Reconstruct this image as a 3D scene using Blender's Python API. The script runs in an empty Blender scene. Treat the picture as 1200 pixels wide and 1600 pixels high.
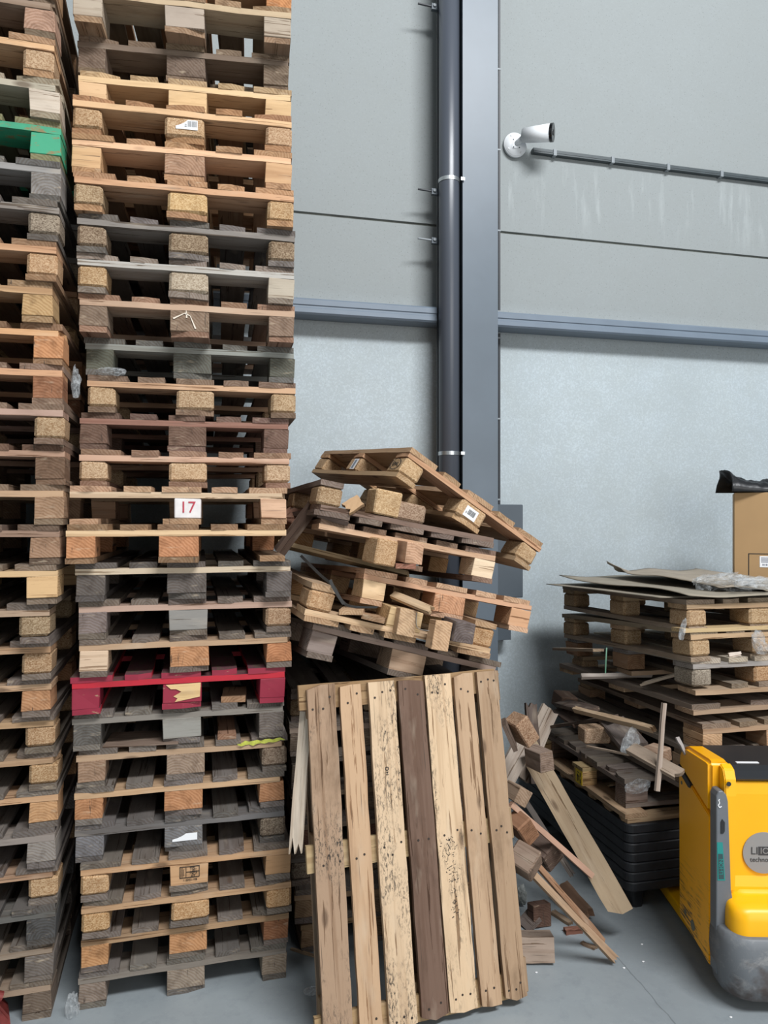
import bpy, bmesh, math, random
from mathutils import Vector, Matrix, Euler
random.seed(11)
sc = bpy.context.scene
COL = sc.collection

# ------------------------------------------------------------------ camera, light, exposure
FPX = 1150.0; Y0 = 812.0; CH = 1.89
TH = math.atan(FPX / 4780.0)
FW = Vector((math.sin(TH), math.cos(TH), 0)); RT = Vector((math.cos(TH), -math.sin(TH), 0))
cam = bpy.data.cameras.new('camera'); cam_o = bpy.data.objects.new('camera', cam); COL.objects.link(cam_o)
cam_o.location = (0, 0, CH); cam_o.rotation_euler = (math.pi / 2, 0, -TH)
cam.sensor_fit = 'VERTICAL'; cam.sensor_height = 24.0; cam.lens = FPX / 1600 * 24.0
cam.shift_y = (Y0 - 800) / 1600.0
cam.clip_start = .05; cam.clip_end = 60
sc.camera = cam_o
sc.view_settings.view_transform = 'Standard'; sc.view_settings.look = 'None'
sc.view_settings.exposure = 0.0; sc.view_settings.gamma = 1.0
sc.view_settings.use_curve_mapping = False
w = bpy.data.worlds.new('world'); sc.world = w; w.use_nodes = True
w.node_tree.nodes['Background'].inputs[0].default_value = (0.80, 0.90, 1.0, 1)
w.node_tree.nodes['Background'].inputs[1].default_value = 0.23

def area(name, loc, target, sx, sy, power, col):
    l = bpy.data.lights.new(name, 'AREA'); l.shape = 'RECTANGLE'; l.size = sx; l.size_y = sy
    l.energy = power; l.color = col
    o = bpy.data.objects.new(name, l); COL.objects.link(o); o.location = loc
    o.rotation_euler = (Vector(target) - Vector(loc)).to_track_quat('-Z', 'Y').to_euler()
    return o
area('roof_light', (2.8, -2.8, 8.8), (0.9, 4.2, 2.4), 5.0, 1.2, 1150, (0.96, 0.98, 1.0))
area('loading_door', (3.4, -4.8, 2.6), (0.6, 3.5, 1.3), 5.0, 4.2, 230, (1.0, 0.98, 0.95))

def at(px, py, D):
    """world point seen by the photographer at (px, py), D metres in front of him"""
    return FW * D + RT * (D * (px - 600) / FPX) + Vector((0, 0, CH + (Y0 - py) / FPX * D))

# ------------------------------------------------------------------ materials
def lin(h):
    h = h.lstrip('#'); v = [int(h[i:i + 2], 16) / 255 for i in (0, 2, 4)]
    return tuple((c / 12.92 if c <= .04045 else ((c + .055) / 1.055) ** 2.4) for c in v)

class NT:
    def __init__(s, name):
        s.m = bpy.data.materials.new(name); s.m.use_nodes = True; s.t = s.m.node_tree
        s.b = s.t.nodes['Principled BSDF']; s.out = s.t.nodes['Material Output']
    def n(s, typ, **kw):
        nd = s.t.nodes.new(typ)
        for k, v in kw.items():
            if k.startswith('_'): setattr(nd, k[1:], v)
            else: nd.inputs[k.replace('__', ' ')].default_value = v
        return nd
    def l(s, a, b): s.t.links.new(a, b)
    def mix(s, fac, a, b, mode='MIX'):
        nd = s.t.nodes.new('ShaderNodeMix'); nd.data_type = 'RGBA'; nd.blend_type = mode
        for i, v in ((0, fac), (6, a), (7, b)):
            if hasattr(v, 'is_output'): s.l(v, nd.inputs[i])
            elif i == 0: nd.inputs[0].default_value = v
            else: nd.inputs[i].default_value = (*v[:3], 1)
        return nd.outputs[2]
    def ramp(s, fac, a, b, ca=(0, 0, 0), cb=(1, 1, 1)):
        r = s.t.nodes.new('ShaderNodeValToRGB'); e = r.color_ramp.elements
        e[0].position = a; e[1].position = b; e[0].color = (*ca, 1); e[1].color = (*cb, 1)
        s.l(fac, r.inputs[0]); return r.outputs[0]
    def math(s, op, a, b=0.0):
        nd = s.t.nodes.new('ShaderNodeMath'); nd.operation = op
        for i, v in ((0, a), (1, b)):
            if hasattr(v, 'is_output'): s.l(v, nd.inputs[i])
            else: nd.inputs[i].default_value = v
        return nd.outputs[0]
    def noise(s, vec, scale, detail=3, rough=.55, dist=0):
        nd = s.n('ShaderNodeTexNoise', Scale=scale, Detail=detail, Roughness=rough, Distortion=dist)
        s.l(vec, nd.inputs['Vector']); return nd.outputs['Fac']
    def mapping(s, vec, scale=(1, 1, 1), loc=(0, 0, 0)):
        nd = s.n('ShaderNodeMapping', Scale=scale, Location=loc); s.l(vec, nd.inputs['Vector']); return nd.outputs[0]
    def bump(s, h, strength=.3, dist=.002):
        nd = s.n('ShaderNodeBump', Strength=strength, Distance=dist); s.l(h, nd.inputs['Height']); s.l(nd.outputs[0], s.b.inputs['Normal'])

def uv_random(k):
    """board coordinates in metres, shifted by the object's own random number"""
    uv = k.n('ShaderNodeUVMap'); oi = k.n('ShaderNodeObjectInfo')
    r1 = k.math('MULTIPLY', oi.outputs['Random'], 37.0); r2 = k.math('MULTIPLY', oi.outputs['Random'], 91.0)
    cx = k.n('ShaderNodeCombineXYZ'); k.l(r1, cx.inputs[0]); k.l(r2, cx.inputs[1])
    va = k.n('ShaderNodeVectorMath', _operation='ADD'); k.l(uv.outputs[0], va.inputs[0]); k.l(cx.outputs[0], va.inputs[1])
    return va.outputs[0], oi, uv.outputs[0]

def wood_mat(name, weather=0.0, stain=.45, mould=0.0, grainc=.42):
    k = NT(name); v, oi, uv = uv_random(k)
    g1 = k.noise(k.mapping(v, (2.2, 75, 1)), 1.0, 4, .6, .4)
    g2 = k.noise(k.mapping(v, (7, 260, 1)), 1.0, 3, .6)
    base = oi.outputs['Color']
    if weather: base = k.mix(weather, base, (0.155, 0.135, 0.118))
    dark = k.mix(1.0, base, (grainc, grainc * .86, grainc * .74), 'MULTIPLY')
    c = k.mix(k.ramp(g1, .62, .38), base, dark)
    c = k.mix(k.ramp(g2, .68, .40, cb=(.55, .55, .55)), c, dark)
    # darker bands of late wood and fine cracks along the board
    g5 = k.noise(k.mapping(v, (.9, 26, 1), (4, 1, 0)), 1.0, 3, .55, .8)
    c = k.mix(k.ramp(g5, .50, .66, cb=(.55,) * 3), c, k.mix(1.0, c, (.62, .54, .48), 'MULTIPLY'))
    g6 = k.noise(k.mapping(v, (3.5, 170, 1), (7, 5, 0)), 1.0, 2, .5, .3)
    c = k.mix(k.ramp(g6, .66, .72, cb=(.7,) * 3), c, (.05, .04, .032))
    # weathering patches and dirt
    n3 = k.noise(k.mapping(v, (3, 9, 1)), 1.0, 5, .65)
    dirt = k.mix(1.0, c, (.42, .39, .36), 'MULTIPLY')
    c = k.mix(k.ramp(n3, .52, .74, cb=(stain,) * 3), c, dirt)
    n4 = k.noise(k.mapping(v, (5, 16, 1), (9, 3, 0)), 1.0, 3, .5)
    c = k.mix(k.ramp(n4, .58, .80, cb=(.35,) * 3), c, (.56, .47, .36))
    # knots
    vo = k.n('ShaderNodeTexVoronoi', Scale=1.0); k.l(k.mapping(v, (3.2, 9, 1)), vo.inputs['Vector'])
    kn = k.ramp(vo.outputs['Distance'], .06, .13, (1, 1, 1), (0, 0, 0))
    c = k.mix(k.math('MULTIPLY', kn, .7), c, (.085, .05, .03))
    if mould:
        m1 = k.noise(k.mapping(v, (45, 130, 1)), 1.0, 5, .75, .6)
        m2 = k.noise(k.mapping(v, (3.4, 8, 1), (2.2, 0, 0)), 1.0, 3, .6)
        mm = k.math('MULTIPLY', k.ramp(m1, .50, .58), k.ramp(m2, .56 - .14 * mould, .70 - .1 * mould))
        c = k.mix(mm, c, (.022, .024, .024))
    k.l(c, k.b.inputs['Base Color']); k.b.inputs['Roughness'].default_value = .82
    k.b.inputs['Specular IOR Level'].default_value = .25
    k.bump(g1, .35, .002)
    return k.m

def end_mat(name):
    k = NT(name); v, oi, uv = uv_random(k)
    # growth rings about a point beyond the end face
    r = k.math('MULTIPLY', oi.outputs['Random'], .12); r2 = k.math('ADD', r, -.06)
    cx = k.n('ShaderNodeCombineXYZ'); k.l(r2, cx.inputs[0]); k.l(r, cx.inputs[1])
    va = k.n('ShaderNodeVectorMath', _operation='ADD'); k.l(uv, va.inputs[0]); k.l(cx.outputs[0], va.inputs[1])
    wv = k.n('ShaderNodeTexWave', Scale=30.0, Distortion=5.0, Detail=4.0, _wave_type='RINGS', _rings_direction='Z')
    wv.inputs['Detail Scale'].default_value = 1.2
    k.l(va.outputs[0], wv.inputs['Vector'])
    base = oi.outputs['Color']
    dark = k.mix(1.0, base, (.60, .49, .38), 'MULTIPLY')
    c = k.mix(k.ramp(wv.outputs['Fac'], .25, .9, cb=(.5,) * 3), base, dark)
    n = k.noise(k.mapping(v, (22, 22, 22)), 1.0, 4, .65)
    c = k.mix(k.ramp(n, .46, .70, cb=(.7,) * 3), c, k.mix(1.0, c, (.42, .38, .35), 'MULTIPLY'))
    ck = k.noise(k.mapping(v, (60, 9, 22)), 1.0, 3, .6, 1.2)
    c = k.mix(k.ramp(ck, .66, .71, cb=(.75,) * 3), c, (.05, .038, .03))
    ns = k.noise(k.mapping(v, (14, 50, 22)), 1.0, 3, .6)
    c = k.mix(k.ramp(ns, .60, .80, cb=(.5,) * 3), c, (.62, .50, .36))
    k.l(c, k.b.inputs['Base Color']); k.b.inputs['Roughness'].default_value = .85
    k.b.inputs['Specular IOR Level'].default_value = .2
    k.bump(wv.outputs['Fac'], .2, .001)
    return k.m

def chip_mat(name):
    k = NT(name); v, oi, uv = uv_random(k)
    vo = k.n('ShaderNodeTexVoronoi', Scale=1.0, Randomness=1.0); k.l(k.mapping(v, (230, 330, 230)), vo.inputs['Vector'])
    sep = k.n('ShaderNodeSeparateColor'); k.l(vo.outputs['Color'], sep.inputs[0])
    base = oi.outputs['Color']
    c = k.mix(k.ramp(sep.outputs[0], .0, 1.0), k.mix(1.0, base, (.62, .54, .45), 'MULTIPLY'), k.mix(.25, base, (.75, .60, .40)))
    n = k.noise(k.mapping(v, (9, 11, 9)), 1.0, 4, .6)
    c = k.mix(k.ramp(n, .48, .75, cb=(.55,) * 3), c, k.mix(1.0, c, (.45, .40, .36), 'MULTIPLY'))
    k.l(c, k.b.inputs['Base Color']); k.b.inputs['Roughness'].default_value = .88
    k.b.inputs['Specular IOR Level'].default_value = .2
    k.bump(sep.outputs[1], .3, .0012)
    return k.m

def plain(name, col, rough=.5, metal=0.0, nscale=0, namt=.15, bump=0, spec=.5):
    k = NT(name); col = lin(col) if isinstance(col, str) else col
    k.b.inputs['Base Color'].default_value = (*col, 1); k.b.inputs['Roughness'].default_value = rough
    k.b.inputs['Metallic'].default_value = metal; k.b.inputs['Specular IOR Level'].default_value = spec
    if nscale:
        tc = k.n('ShaderNodeTexCoord'); n = k.noise(tc.outputs['Object'], nscale, 4, .6)
        c = k.mix(k.ramp(n, .35, .7), tuple(x * (1 - namt) for x in col), tuple(min(1, x * (1 + namt)) for x in col))
        k.l(c, k.b.inputs['Base Color'])
        if bump: k.bump(n, bump, .003)
    return k.m

M_WOOD = wood_mat('pallet_wood', 0, .40)
M_WEATH = wood_mat('pallet_wood_worn_face', .22, .5)
M_END = end_mat('sawn_end_grain')
M_CHIP = chip_mat('pressed_chip_wood')
M_MOULD = wood_mat('mouldy_wood', 0, .3, 1.0)
M_MOULD2 = wood_mat('speckled_wood', 0, .3, .45)
M_PAINT = plain('paint_on_wood', '#ffffff', .6)
def painted(name, col, under, wear=.62):
    k = NT(name); v, oi, uv = uv_random(k)
    n = k.noise(k.mapping(v, (14, 40, 10)), 1.0, 5, .7)
    c = k.mix(k.ramp(n, wear, wear + .06), lin(col), lin(under))
    n2 = k.noise(k.mapping(v, (6, 10, 10)), 1.0, 3)
    c = k.mix(k.ramp(n2, .5, .75, cb=(.6,) * 3), c, k.mix(1.0, c, (.5, .45, .45), 'MULTIPLY'))
    k.l(c, k.b.inputs['Base Color']); k.b.inputs['Roughness'].default_value = .6
    return k.m
M_RED = painted('red_pallet_paint', '#b41c2e', '#b08a64', .66)
M_REDW = painted('worn_red_pallet_paint', '#5e3a40', '#5a4a40', .50)
M_REDB = painted('scuffed_red_block_paint', '#8c2036', '#a58468', .62)
M_GREEN = painted('green_pallet_paint', '#35946f', '#7d7048', .56)
M_WHITE = plain('white_paper', '#e9e9ea', .6)
M_INK = plain('black_ink', '#1b1a1a', .7)
M_REDINK = plain('red_marker', '#b03a48', .6)
M_NAIL = plain('rusty_nail_head', '#3b332d', .6, .5)
M_STEEL = plain('grey_painted_steel', '#5b6670', .42, .0, 3.0, .06)
M_STEELD = plain('dark_grey_plate', '#4a535b', .5, .0, 3.0, .06)
M_RAIL = plain('light_grey_rail', '#6f7b88', .4, .0, 5.0, .05)
M_PIPE = plain('anthracite_pipe', '#484d56', .32)
M_GALV = plain('galvanised_metal', '#c2c6c8', .3, .9)
M_CLIP = plain('dull_clip_metal', '#83898d', .5)
M_BLACK = plain('black_conduit', '#20242a', .5)
M_TRAY = plain('dark_cable_tray', '#41494c', .5, 0, 20, .1)
M_CAMW = plain('camera_white', '#e3e6e8', .35)
M_LENS = plain('camera_black_glass', '#0b0c0e', .12)

# ------------------------------------------------------------------ mesh helpers
def new_obj(name, me, parent=None, loc=None):
    o = bpy.data.objects.new(name, me); COL.objects.link(o)
    if parent: o.parent = parent
    if loc is not None: o.location = loc
    return o
def tag(o, label, cat, group=None, kind=None):
    if label: o['label'] = label
    if cat: o['category'] = cat
    if group: o['group'] = group
    if kind: o['kind'] = kind
    return o
def empty(name, loc=(0, 0, 0), rot=(0, 0, 0)):
    o = bpy.data.objects.new(name, None); COL.objects.link(o); o.empty_display_size = .1
    o.location = loc; o.rotation_euler = rot; return o

def box_uv(me_bm, axis=0):
    """uv: u along the board (axis), v round it, in metres"""
    uvl = me_bm.loops.layers.uv.verify()
    for f in me_bm.faces:
        n = f.normal; a = max(range(3), key=lambda i: abs(n[i]))
        for lp in f.loops:
            c = lp.vert.co
            if a == axis:
                o = [i for i in range(3) if i != axis]; lp[uvl].uv = (c[o[0]], c[o[1]])
            else:
                o = [i for i in range(3) if i not in (axis, a)][0]; lp[uvl].uv = (c[axis], c[o] + .31 * a + (.11 if n[a] > 0 else 0))

def board_bm(L, Wd, T, axis=0, seg=8, jit=.0025, rag=(0, 0), chip=0.0, bow=0.0, rnd=random):
    """a sawn board from the origin: length L on `axis`, width Wd, thickness T (z); rag = splintered ends"""
    bm = bmesh.new(); nw = 4 if (rag[0] or rag[1]) else 2
    rows = []
    for i in range(seg + 1):
        t = i / seg; r = []
        for j in range(nw + 1):
            s = j / nw
            x = t * L; y = s * Wd
            if i == 0 and rag[0]: x += rnd.uniform(0, rag[0]) * (1 if j % 2 else .3)
            if i == seg and rag[1]: x -= rnd.uniform(0, rag[1]) * (1 if j % 2 else .3)
            if j in (0, nw): y += rnd.uniform(-jit, jit)
            if chip and i in (0, seg) and j in (0, nw) and rnd.random() < chip:
                x += (1 if i == 0 else -1) * rnd.uniform(.004, .02)
            zb = bow * (4 * t * (1 - t)) + rnd.uniform(-jit, jit) * .4
            p0 = bm.verts.new((x, y, zb)); p1 = bm.verts.new((x, y, T + zb + rnd.uniform(-jit, jit) * .4))
            r.append((p0, p1))
        rows.append(r)
    def q(a, b, c, d, mi=0):
        f = bm.faces.new((a, b, c, d)); f.material_index = mi; return f
    for i in range(seg):
        A, B = rows[i], rows[i + 1]
        for j in range(nw):
            q(A[j][1], B[j][1], B[j + 1][1], A[j + 1][1], 0); q(A[j + 1][0], B[j + 1][0], B[j][0], A[j][0], 0)
        q(A[0][0], B[0][0], B[0][1], A[0][1], 1); q(A[nw][1], B[nw][1], B[nw][0], A[nw][0], 1)
    for j in range(nw):
        q(rows[0][j][0], rows[0][j][1], rows[0][j + 1][1], rows[0][j + 1][0], 2)
        q(rows[seg][j + 1][0], rows[seg][j + 1][1], rows[seg][j][1], rows[seg][j][0], 2)
    bmesh.ops.recalc_face_normals(bm, faces=bm.faces)
    bm.normal_update(); box_uv(bm, 0)
    if axis == 1:
        bm.transform(Matrix(((0, 1, 0, 0), (1, 0, 0, 0), (0, 0, 1, 0), (0, 0, 0, 1)))); bmesh.ops.reverse_faces(bm, faces=bm.faces)
    return bm
def finish(bm, name, mats, smooth=False):
    me = bpy.data.meshes.new(name); bm.normal_update(); bm.to_mesh(me); bm.free()
    for m in mats: me.materials.append(m)
    if smooth:
        for p in me.polygons: p.use_smooth = True
    return me
def block_bm(sx, sy, sz, bev=.004, ends=1, rnd=random, jit=.002):
    bm = bmesh.new(); bmesh.ops.create_cube(bm, size=1.0)
    bm.transform(Matrix.Translation((sx / 2, sy / 2, sz / 2)) @ Matrix.Diagonal((sx, sy, sz, 1)))
    for v in bm.verts: v.co += Vector([rnd.uniform(-jit, jit) for _ in range(3)]) * Vector((1, 1, .2)).length / 1.5
    bmesh.ops.bevel(bm, geom=bm.edges[:], offset=bev, segments=1, affect='EDGES', clamp_overlap=True)
    bm.normal_update(); box_uv(bm, ends)
    for f in bm.faces:
        if abs(f.normal[ends]) > .7: f.material_index = 1
    return bm
def cube_bm(bm, x0, x1, y0, y1, z0, z1, mi=0):
    r = bmesh.ops.create_cube(bm, size=1.0); vs = r['verts']
    bmesh.ops.transform(bm, matrix=Matrix.Translation(((x0 + x1) / 2, (y0 + y1) / 2, (z0 + z1) / 2)) @ Matrix.Diagonal((x1 - x0, y1 - y0, z1 - z0, 1)), verts=vs)
    for v in vs:
        for f in v.link_faces: f.material_index = mi
    return vs
def cyl_bm(bm, p0, p1, r, r2=None, seg=20, mi=0, caps=True):
    p0, p1 = Vector(p0), Vector(p1); d = p1 - p0
    res = bmesh.ops.create_cone(bm, cap_ends=caps, segments=seg, radius1=r, radius2=r if r2 is None else r2, depth=d.length)
    q = d.to_track_quat('Z', 'Y').to_matrix().to_4x4()
    bmesh.ops.transform(bm, matrix=Matrix.Translation((p0 + p1) / 2) @ q, verts=res['verts'])
    for v in res['verts']:
        for f in v.link_faces: f.material_index = mi
    return res['verts']
def prism_bm(bm, pts, z0, z1, axis='Z', mi=0):
    """extrude a 2D outline; axis Z: pts are (x,y); axis X: pts are (y,z) from x=z0 to z1; axis Y: pts (x,z)"""
    def mk(p, h): return (p[0], p[1], h) if axis == 'Z' else ((h, p[0], p[1]) if axis == 'X' else (p[0], h, p[1]))
    a = [bm.verts.new(mk(p, z0)) for p in pts]; b = [bm.verts.new(mk(p, z1)) for p in pts]; n = len(pts)
    fs = [bm.faces.new(a[::-1]), bm.faces.new(b)]
    for i in range(n): fs.append(bm.faces.new((a[i], a[(i + 1) % n], b[(i + 1) % n], b[i])))
    for f in fs: f.material_index = mi
    bmesh.ops.recalc_face_normals(bm, faces=fs); return fs
def bevel_all(bm, off, seg=2, angle=30):
    es = [e for e in bm.edges if len(e.link_faces) == 2 and e.calc_face_angle(0) > math.radians(angle)]
    bmesh.ops.bevel(bm, geom=es, offset=off, segments=seg, affect='EDGES', clamp_overlap=True)
def text_obj(name, s, size, parent, loc, rot, mat, ax='CENTER', ext=.0004):
    cu = bpy.data.curves.new(name, 'FONT'); cu.body = s; cu.size = size; cu.align_x = ax; cu.align_y = 'CENTER'; cu.extrude = ext
    cu.materials.append(mat); tmp = bpy.data.objects.new('tmp_text', cu); COL.objects.link(tmp)
    me = bpy.data.meshes.new_from_object(tmp.evaluated_get(bpy.context.evaluated_depsgraph_get())); bpy.data.objects.remove(tmp); bpy.data.curves.remove(cu)
    o = new_obj(name, me, parent, loc); o.rotation_euler = rot; return o

# ------------------------------------------------------------------ the building
k = NT('cast_concrete_panel')
tc = k.n('ShaderNodeTexCoord'); P = tc.outputs['Object']
sx = k.n('ShaderNodeSeparateXYZ'); k.l(P, sx.inputs[0])
big = k.noise(P, .9, 4, .6); mid = k.noise(P, 6, 4, .6); fine = k.noise(P, 90, 3, .8)
c = k.mix(k.ramp(big, .3, .7), lin('#a9b3b8'), lin('#bac5cb'))
c = k.mix(k.ramp(mid, .3, .75, cb=(.35,) * 3), c, lin('#a3a9a5'))
pits = k.n('ShaderNodeTexVoronoi', Scale=52.0); k.l(P, pits.inputs['Vector'])
pm = k.ramp(pits.outputs['Distance'], .12, .22, (1, 1, 1), (0, 0, 0))
sepc = k.n('ShaderNodeSeparateColor'); k.l(pits.outputs['Color'], sepc.inputs[0])
pm = k.math('MULTIPLY', pm, k.math('GREATER_THAN', sepc.outputs[0], .35))
upper = k.ramp(sx.outputs[2], 0, 1); 
up = k.n('ShaderNodeMapRange'); up.inputs['From Min'].default_value = 2.9; up.inputs['From Max'].default_value = 3.3
k.l(sx.outputs[2], up.inputs['Value'])
amt = k.math('MULTIPLY', k.math('MULTIPLY_ADD', up.outputs[0], .5), 1.0)
amt = k.math('ADD', k.math('MULTIPLY', up.outputs[0], .85), .22)
c = k.mix(k.math('MULTIPLY', pm, amt), c, lin('#5f6768'))
c = k.mix(k.ramp(fine, .50, .68, cb=(.35,) * 3), c, lin('#cdd5d9'))
c = k.mix(k.ramp(fine, .48, .34, cb=(.30,) * 3), c, lin('#828a8c'))
c = k.mix(k.math('MULTIPLY', up.outputs[0], .82), c, lin('#858988'))
# lime streaks under the cable tray
st = k.noise(k.mapping(P, (9, 1, 1.2)), 1.0, 4, .7)
zr = k.n('ShaderNodeMapRange'); zr.inputs['From Min'].default_value = 3.75; zr.inputs['From Max'].default_value = 3.95; k.l(sx.outputs[2], zr.inputs['Value'])
zq = k.n('ShaderNodeMapRange'); zq.inputs['From Min'].default_value = 4.3; zq.inputs['From Max'].default_value = 4.15; k.l(sx.outputs[2], zq.inputs['Value'])
xr = k.math('GREATER_THAN', sx.outputs[0], 1.9)
sm = k.math('MULTIPLY', k.math('MULTIPLY', k.ramp(st, .52, .72), zq.outputs[0]), k.math('MULTIPLY', zr.outputs[0], xr))
c = k.mix(k.math('MULTIPLY', sm, .28), c, lin('#c6cccd'))
k.l(c, k.b.inputs['Base Color']); k.b.inputs['Roughness'].default_value = .8; k.bump(fine, .25, .003)
M_WALL = k.m

WY = 4.45
bm = bmesh.new()
cube_bm(bm, -3.5, 8, WY, WY + .2, 0, 3.742); cube_bm(bm, -3.5, 8, WY, WY + .2, 3.758, 7.5)
cube_bm(bm, -3.5, 8, WY + .012, WY + .19, 3.73, 3.77, 1)
tag(new_obj('wall_back', finish(bm, 'wall_back', [M_WALL, plain('joint_sealant', '#6c6f6a', .9, 0, 8, .3)])), None, None, None, 'structure')

bm = bmesh.new(); cube_bm(bm, -1.75, -1.60, -1.0, WY - .001, 0, 7.5)  # unseen slab, added to keep light from the left off the stacks
tag(new_obj('left_light_blocker', finish(bm, 'left_light_blocker', [M_WALL])), None, None, None, 'structure')
k = NT('power_floated_concrete')
tc = k.n('ShaderNodeTexCoord'); P = tc.outputs['Object']
n1 = k.noise(P, 1.3, 5, .6); n2 = k.noise(P, 14, 4, .65); n3 = k.noise(P, 120, 2, .6)
c = k.mix(k.ramp(n1, .3, .7), lin('#858c90'), lin('#979ea1'))
c = k.mix(k.ramp(n2, .5, .75, cb=(.4,) * 3), c, lin('#767d82'))
c = k.mix(k.ramp(n3, .66, .76, cb=(.35,) * 3), c, lin('#b3b8ba'))
# one shrinkage crack
wd = k.n('ShaderNodeTexNoise', Scale=7.0, Detail=4.0); k.l(P, wd.inputs['Vector'])
s2 = k.n('ShaderNodeSeparateXYZ'); k.l(P, s2.inputs[0])
# line through two floor points
pa = at(968, 1500, 1.89 * FPX / (1500 - Y0)); pb = at(1052, 1596, 1.89 * FPX / (1596 - Y0))
dv = (pb - pa).normalized(); nx, ny = -dv.y, dv.x
dd = k.math('ADD', k.math('MULTIPLY', s2.outputs[0], nx), k.math('MULTIPLY', s2.outputs[1], ny))
dd = k.math('ADD', dd, -(pa.x * nx + pa.y * ny)); dd = k.math('ADD', dd, k.math('MULTIPLY', k.math('SUBTRACT', wd.outputs['Fac'], .5), .03))
crk = k.ramp(k.math('ABSOLUTE', dd), .001, .003, (1, 1, 1), (0, 0, 0))
c = k.mix(k.math('MULTIPLY', crk, .6), c, lin('#4b4f52'))
k.l(c, k.b.inputs['Base Color']); 
k.l(k.ramp(n2, .2, .8, (.38,) * 3, (.6,) * 3), k.b.inputs['Roughness']); k.bump(n3, .08, .002)
bm = bmesh.new(); cube_bm(bm, -3.5, 8, -5, WY + .2, -.15, 0)
tag(new_obj('floor', finish(bm, 'floor', [k.m])), None, None, None, 'structure')

# steel column against the wall (I section, broad flange to the room)
bm = bmesh.new()
cube_bm(bm, 1.50, 1.727, 4.205, 4.22, 0, 7.5); cube_bm(bm, 1.605, 1.622, 4.22, 4.425, 0, 7.5); cube_bm(bm, 1.50, 1.727, 4.425, 4.445, 0, 7.5)
col = new_obj('steel_column', finish(bm, 'steel_column', [M_STEEL]))
tag(col, 'tall grey painted steel column standing against the concrete wall', 'column')

# horizontal rail, two lengths either side of the column
def rail(x0, x1, lab):
    bm = bmesh.new(); pr = [(WY - .002, 3.10), (WY - .13, 3.10), (WY - .14, 3.11), (WY - .14, 3.135), (WY - .134, 3.14), (WY - .134, 3.150), (WY - .14, 3.155), (WY - .14, 3.185), (WY - .13, 3.195), (WY - .002, 3.195)]
    prism_bm(bm, pr, x0, x1, 'X'); o = new_obj('steel_rail', finish(bm, 'steel_rail', [M_RAIL]))
    tag(o, lab, 'rail', 'rails on the concrete wall'); return o
rail(-3.4, 1.498, 'grey steel rail along the wall between the tall pallets and the drainpipe')
rail(1.729, 8.0, 'grey steel rail along the wall to the right of the steel column')

# drainpipe with clamps
bm = bmesh.new(); cyl_bm(bm, (1.428, 4.25, 0), (1.428, 4.25, 7.5), .0625, seg=40)
pipe = new_obj('drainpipe', finish(bm, 'drainpipe', [M_PIPE], True)); tag(pipe, 'dark grey round drainpipe running up beside the steel column', 'pipe')
for z in (3.94, 2.29):
    bm = bmesh.new(); cyl_bm(bm, (1.428, 4.25, z - .011), (1.428, 4.25, z + .011), .0655, seg=40)
    cube_bm(bm, 1.485, 1.508, 4.19, 4.20, z - .009, z + .009)
    o = new_obj('pipe_clamp', finish(bm, 'pipe_clamp', [M_GALV]), pipe); o['label'] = 'shiny metal clamp ring'
bm = bmesh.new(); cube_bm(bm, 1.372, 1.384, 4.30, 4.32, 0, 7.5)
new_obj('backing_strip', finish(bm, 'backing_strip', [M_BLACK]), pipe)
for i, z in enumerate((5.03, 3.90, 3.60)):
    y = 4.31; bm = bmesh.new()
    cube_bm(bm, 1.335, 1.375, y - .012, y + .012, z - .022, z + .014); cyl_bm(bm, (1.352, y - .02, z), (1.352, y - .012, z), .009, seg=12, mi=1)
    cyl_bm(bm, (1.25, y, z + .004), (1.34, y, z), .006, seg=10, mi=2 if i < 2 else 1)
    o = new_obj('pipe_bracket', finish(bm, 'pipe_bracket', [M_STEELD, M_CLIP, M_BLACK]), pipe)

# vertical conduit right of the column
def conduit(z0, z1, lab):
    bm = bmesh.new(); cube_bm(bm, 1.825, 1.838, WY - .016, WY - .001, z0, z1)
    o = new_obj('cable_conduit', finish(bm, 'cable_conduit', [M_BLACK])); tag(o, lab, 'conduit', 'conduit lengths beside the column')
    z = z0 + .03
    while z < z1:
        bm = bmesh.new(); cube_bm(bm, 1.816, 1.840, WY - .018, WY - .0005, z, z + .010)
        new_obj('conduit_clip', finish(bm, 'conduit_clip', [M_CLIP]), o); z += .52
conduit(3.197, 7.4, 'thin black cable conduit above the rail beside the column')
conduit(1.985, 3.09, 'thin black cable conduit below the rail beside the column')

# dark plate box fixed to the column's side
bm = bmesh.new(); cube_bm(bm, 1.728, 1.935, 4.30, 4.444, 1.40, 1.985); bevel_all(bm, .004, 1)
cube_bm(bm, 1.728, 1.87, 4.34, 4.444, 1.13, 1.402)
bx = new_obj('steel_housing', finish(bm, 'steel_housing', [M_STEELD])); tag(bx, 'dark grey steel housing fixed on the wall against the column behind the leaning heap', 'housing')

# cable tray and its clips
bm = bmesh.new(); cube_bm(bm, 2.06, 8.0, WY - .035, WY - .001, 4.275, 4.305); cube_bm(bm, 2.06, 8.0, WY - .037, WY - .03, 4.285, 4.289)
tr = new_obj('cable_tray', finish(bm, 'cable_tray', [M_TRAY])); tag(tr, 'dark narrow cable duct running right from the security camera', 'cable duct')
x = 2.20
while x < 5.5:
    bm = bmesh.new(); cube_bm(bm, x, x + .022, WY - .041, WY - .0005, 4.268, 4.309); new_obj('clip', finish(bm, 'clip', [M_CLIP]), tr); x += .42

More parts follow.
